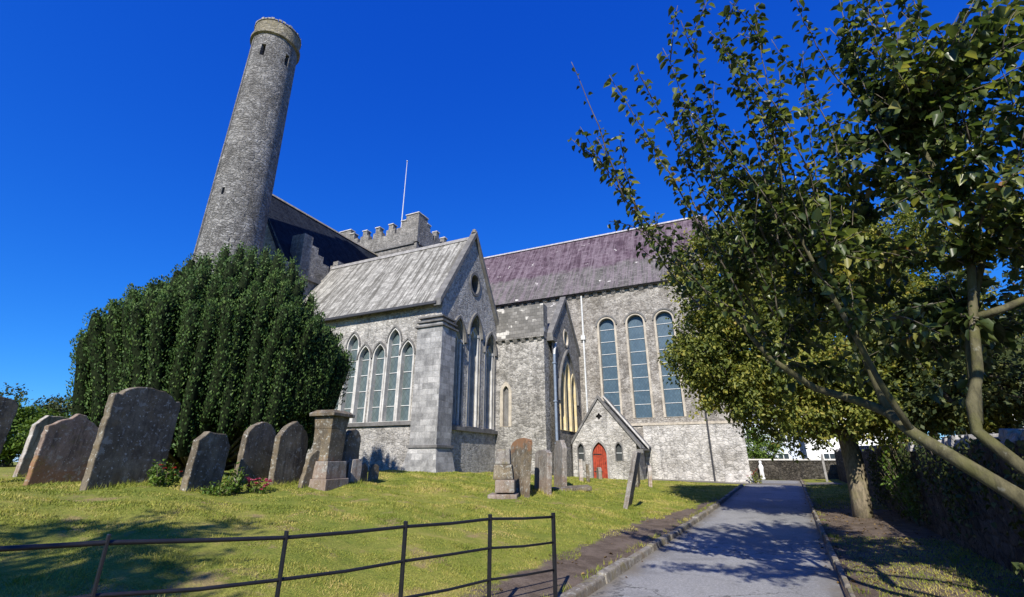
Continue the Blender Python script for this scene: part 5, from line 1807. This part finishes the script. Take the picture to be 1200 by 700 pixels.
def tufts():
    r = np.random.default_rng(55)
    B, T, Wd = [], [], []
    def put(X, Y, hmin, hmax):
        n = len(X)
        Z = np.array([gz(a, b) for a, b in zip(X, Y)])
        h = r.uniform(hmin, hmax, n)
        B.append(np.stack([X, Y, Z - .005], 1)); T.append(B[-1] + np.stack([r.normal(0, .4, n) * h, r.normal(0, .4, n) * h, h], 1)); Wd.append(r.uniform(.004, .008, n))
    for x, y, w, t, an in STONES:
        k = int(220 * w)
        l = r.uniform(-w / 2 - .05, w / 2 + .05, k); q = np.where(r.random(k) < .7, t / 2 + np.abs(r.normal(0, .04, k)) + .01, -t / 2 - np.abs(r.normal(0, .04, k)))
        put(x + q * math.cos(an) - l * math.sin(an), y + q * math.sin(an) + l * math.cos(an), .04, .15)
    for _ in range(260):                      # coarse clumps and weeds on the lawn
        p, s_ = r.uniform(-6, 16), r.uniform(.9, 13)
        x, y = to_xy(p, s_)
        k = r.integers(10, 40)
        put(x + r.normal(0, .06, k), y + r.normal(0, .06, k), .03, .085)
    for _ in range(150):                      # tufts against the kerbs
        p = r.uniform(-2, 22); s_ = .2 if r.random() < .6 else -PW - .16
        x, y = to_xy(p, s_)
        k = r.integers(6, 22)
        put(x + r.normal(0, .05, k), y + r.normal(0, .05, k), .03, .09)
    b, t, w = np.concatenate(B), np.concatenate(T), np.concatenate(Wd)[:, None]
    a = r.uniform(0, 6.28, len(b))
    dx = np.stack([np.cos(a), np.sin(a), 0 * a], 1) * w
    o = np_mesh('grass_tufts', np.stack([b - dx, b + dx, t], 1).reshape(-1, 3), np.arange(len(b) * 3).reshape(-1, 3), M['blade'])
    tag(o, kind='stuff')
tufts()

# fallen leaves on the earth strip and tarmac
def litter():
    r = np.random.default_rng(15)
    n = 900
    p = r.uniform(-4, 20, n)
    s = np.where(r.random(n) < .9, r.uniform(-4.9, -PW + .1, n), r.uniform(-.25, 1.3, n))
    X, Y = to_xy(p, s)
    Z = gps(p, s) + .015
    leaves('leaf_litter', np.stack([X, Y, Z], 1), np.stack([r.normal(0, 1, n), r.normal(0, 1, n), r.normal(0, .1, n)], 1), np.stack([r.normal(0, .2, n), r.normal(0, .2, n), np.ones(n)], 1), r.uniform(.03, .075, n), .65, M['leaf_litter'])
    tag(bpy.data.objects['leaf_litter'], kind='stuff')
M['leaf_litter'] = leaf('fallen leaves', [(0, (.06, .04, .02)), (.5, (.16, .1, .04)), (1, (.32, .22, .08))], .1, .7, .2)
litter()
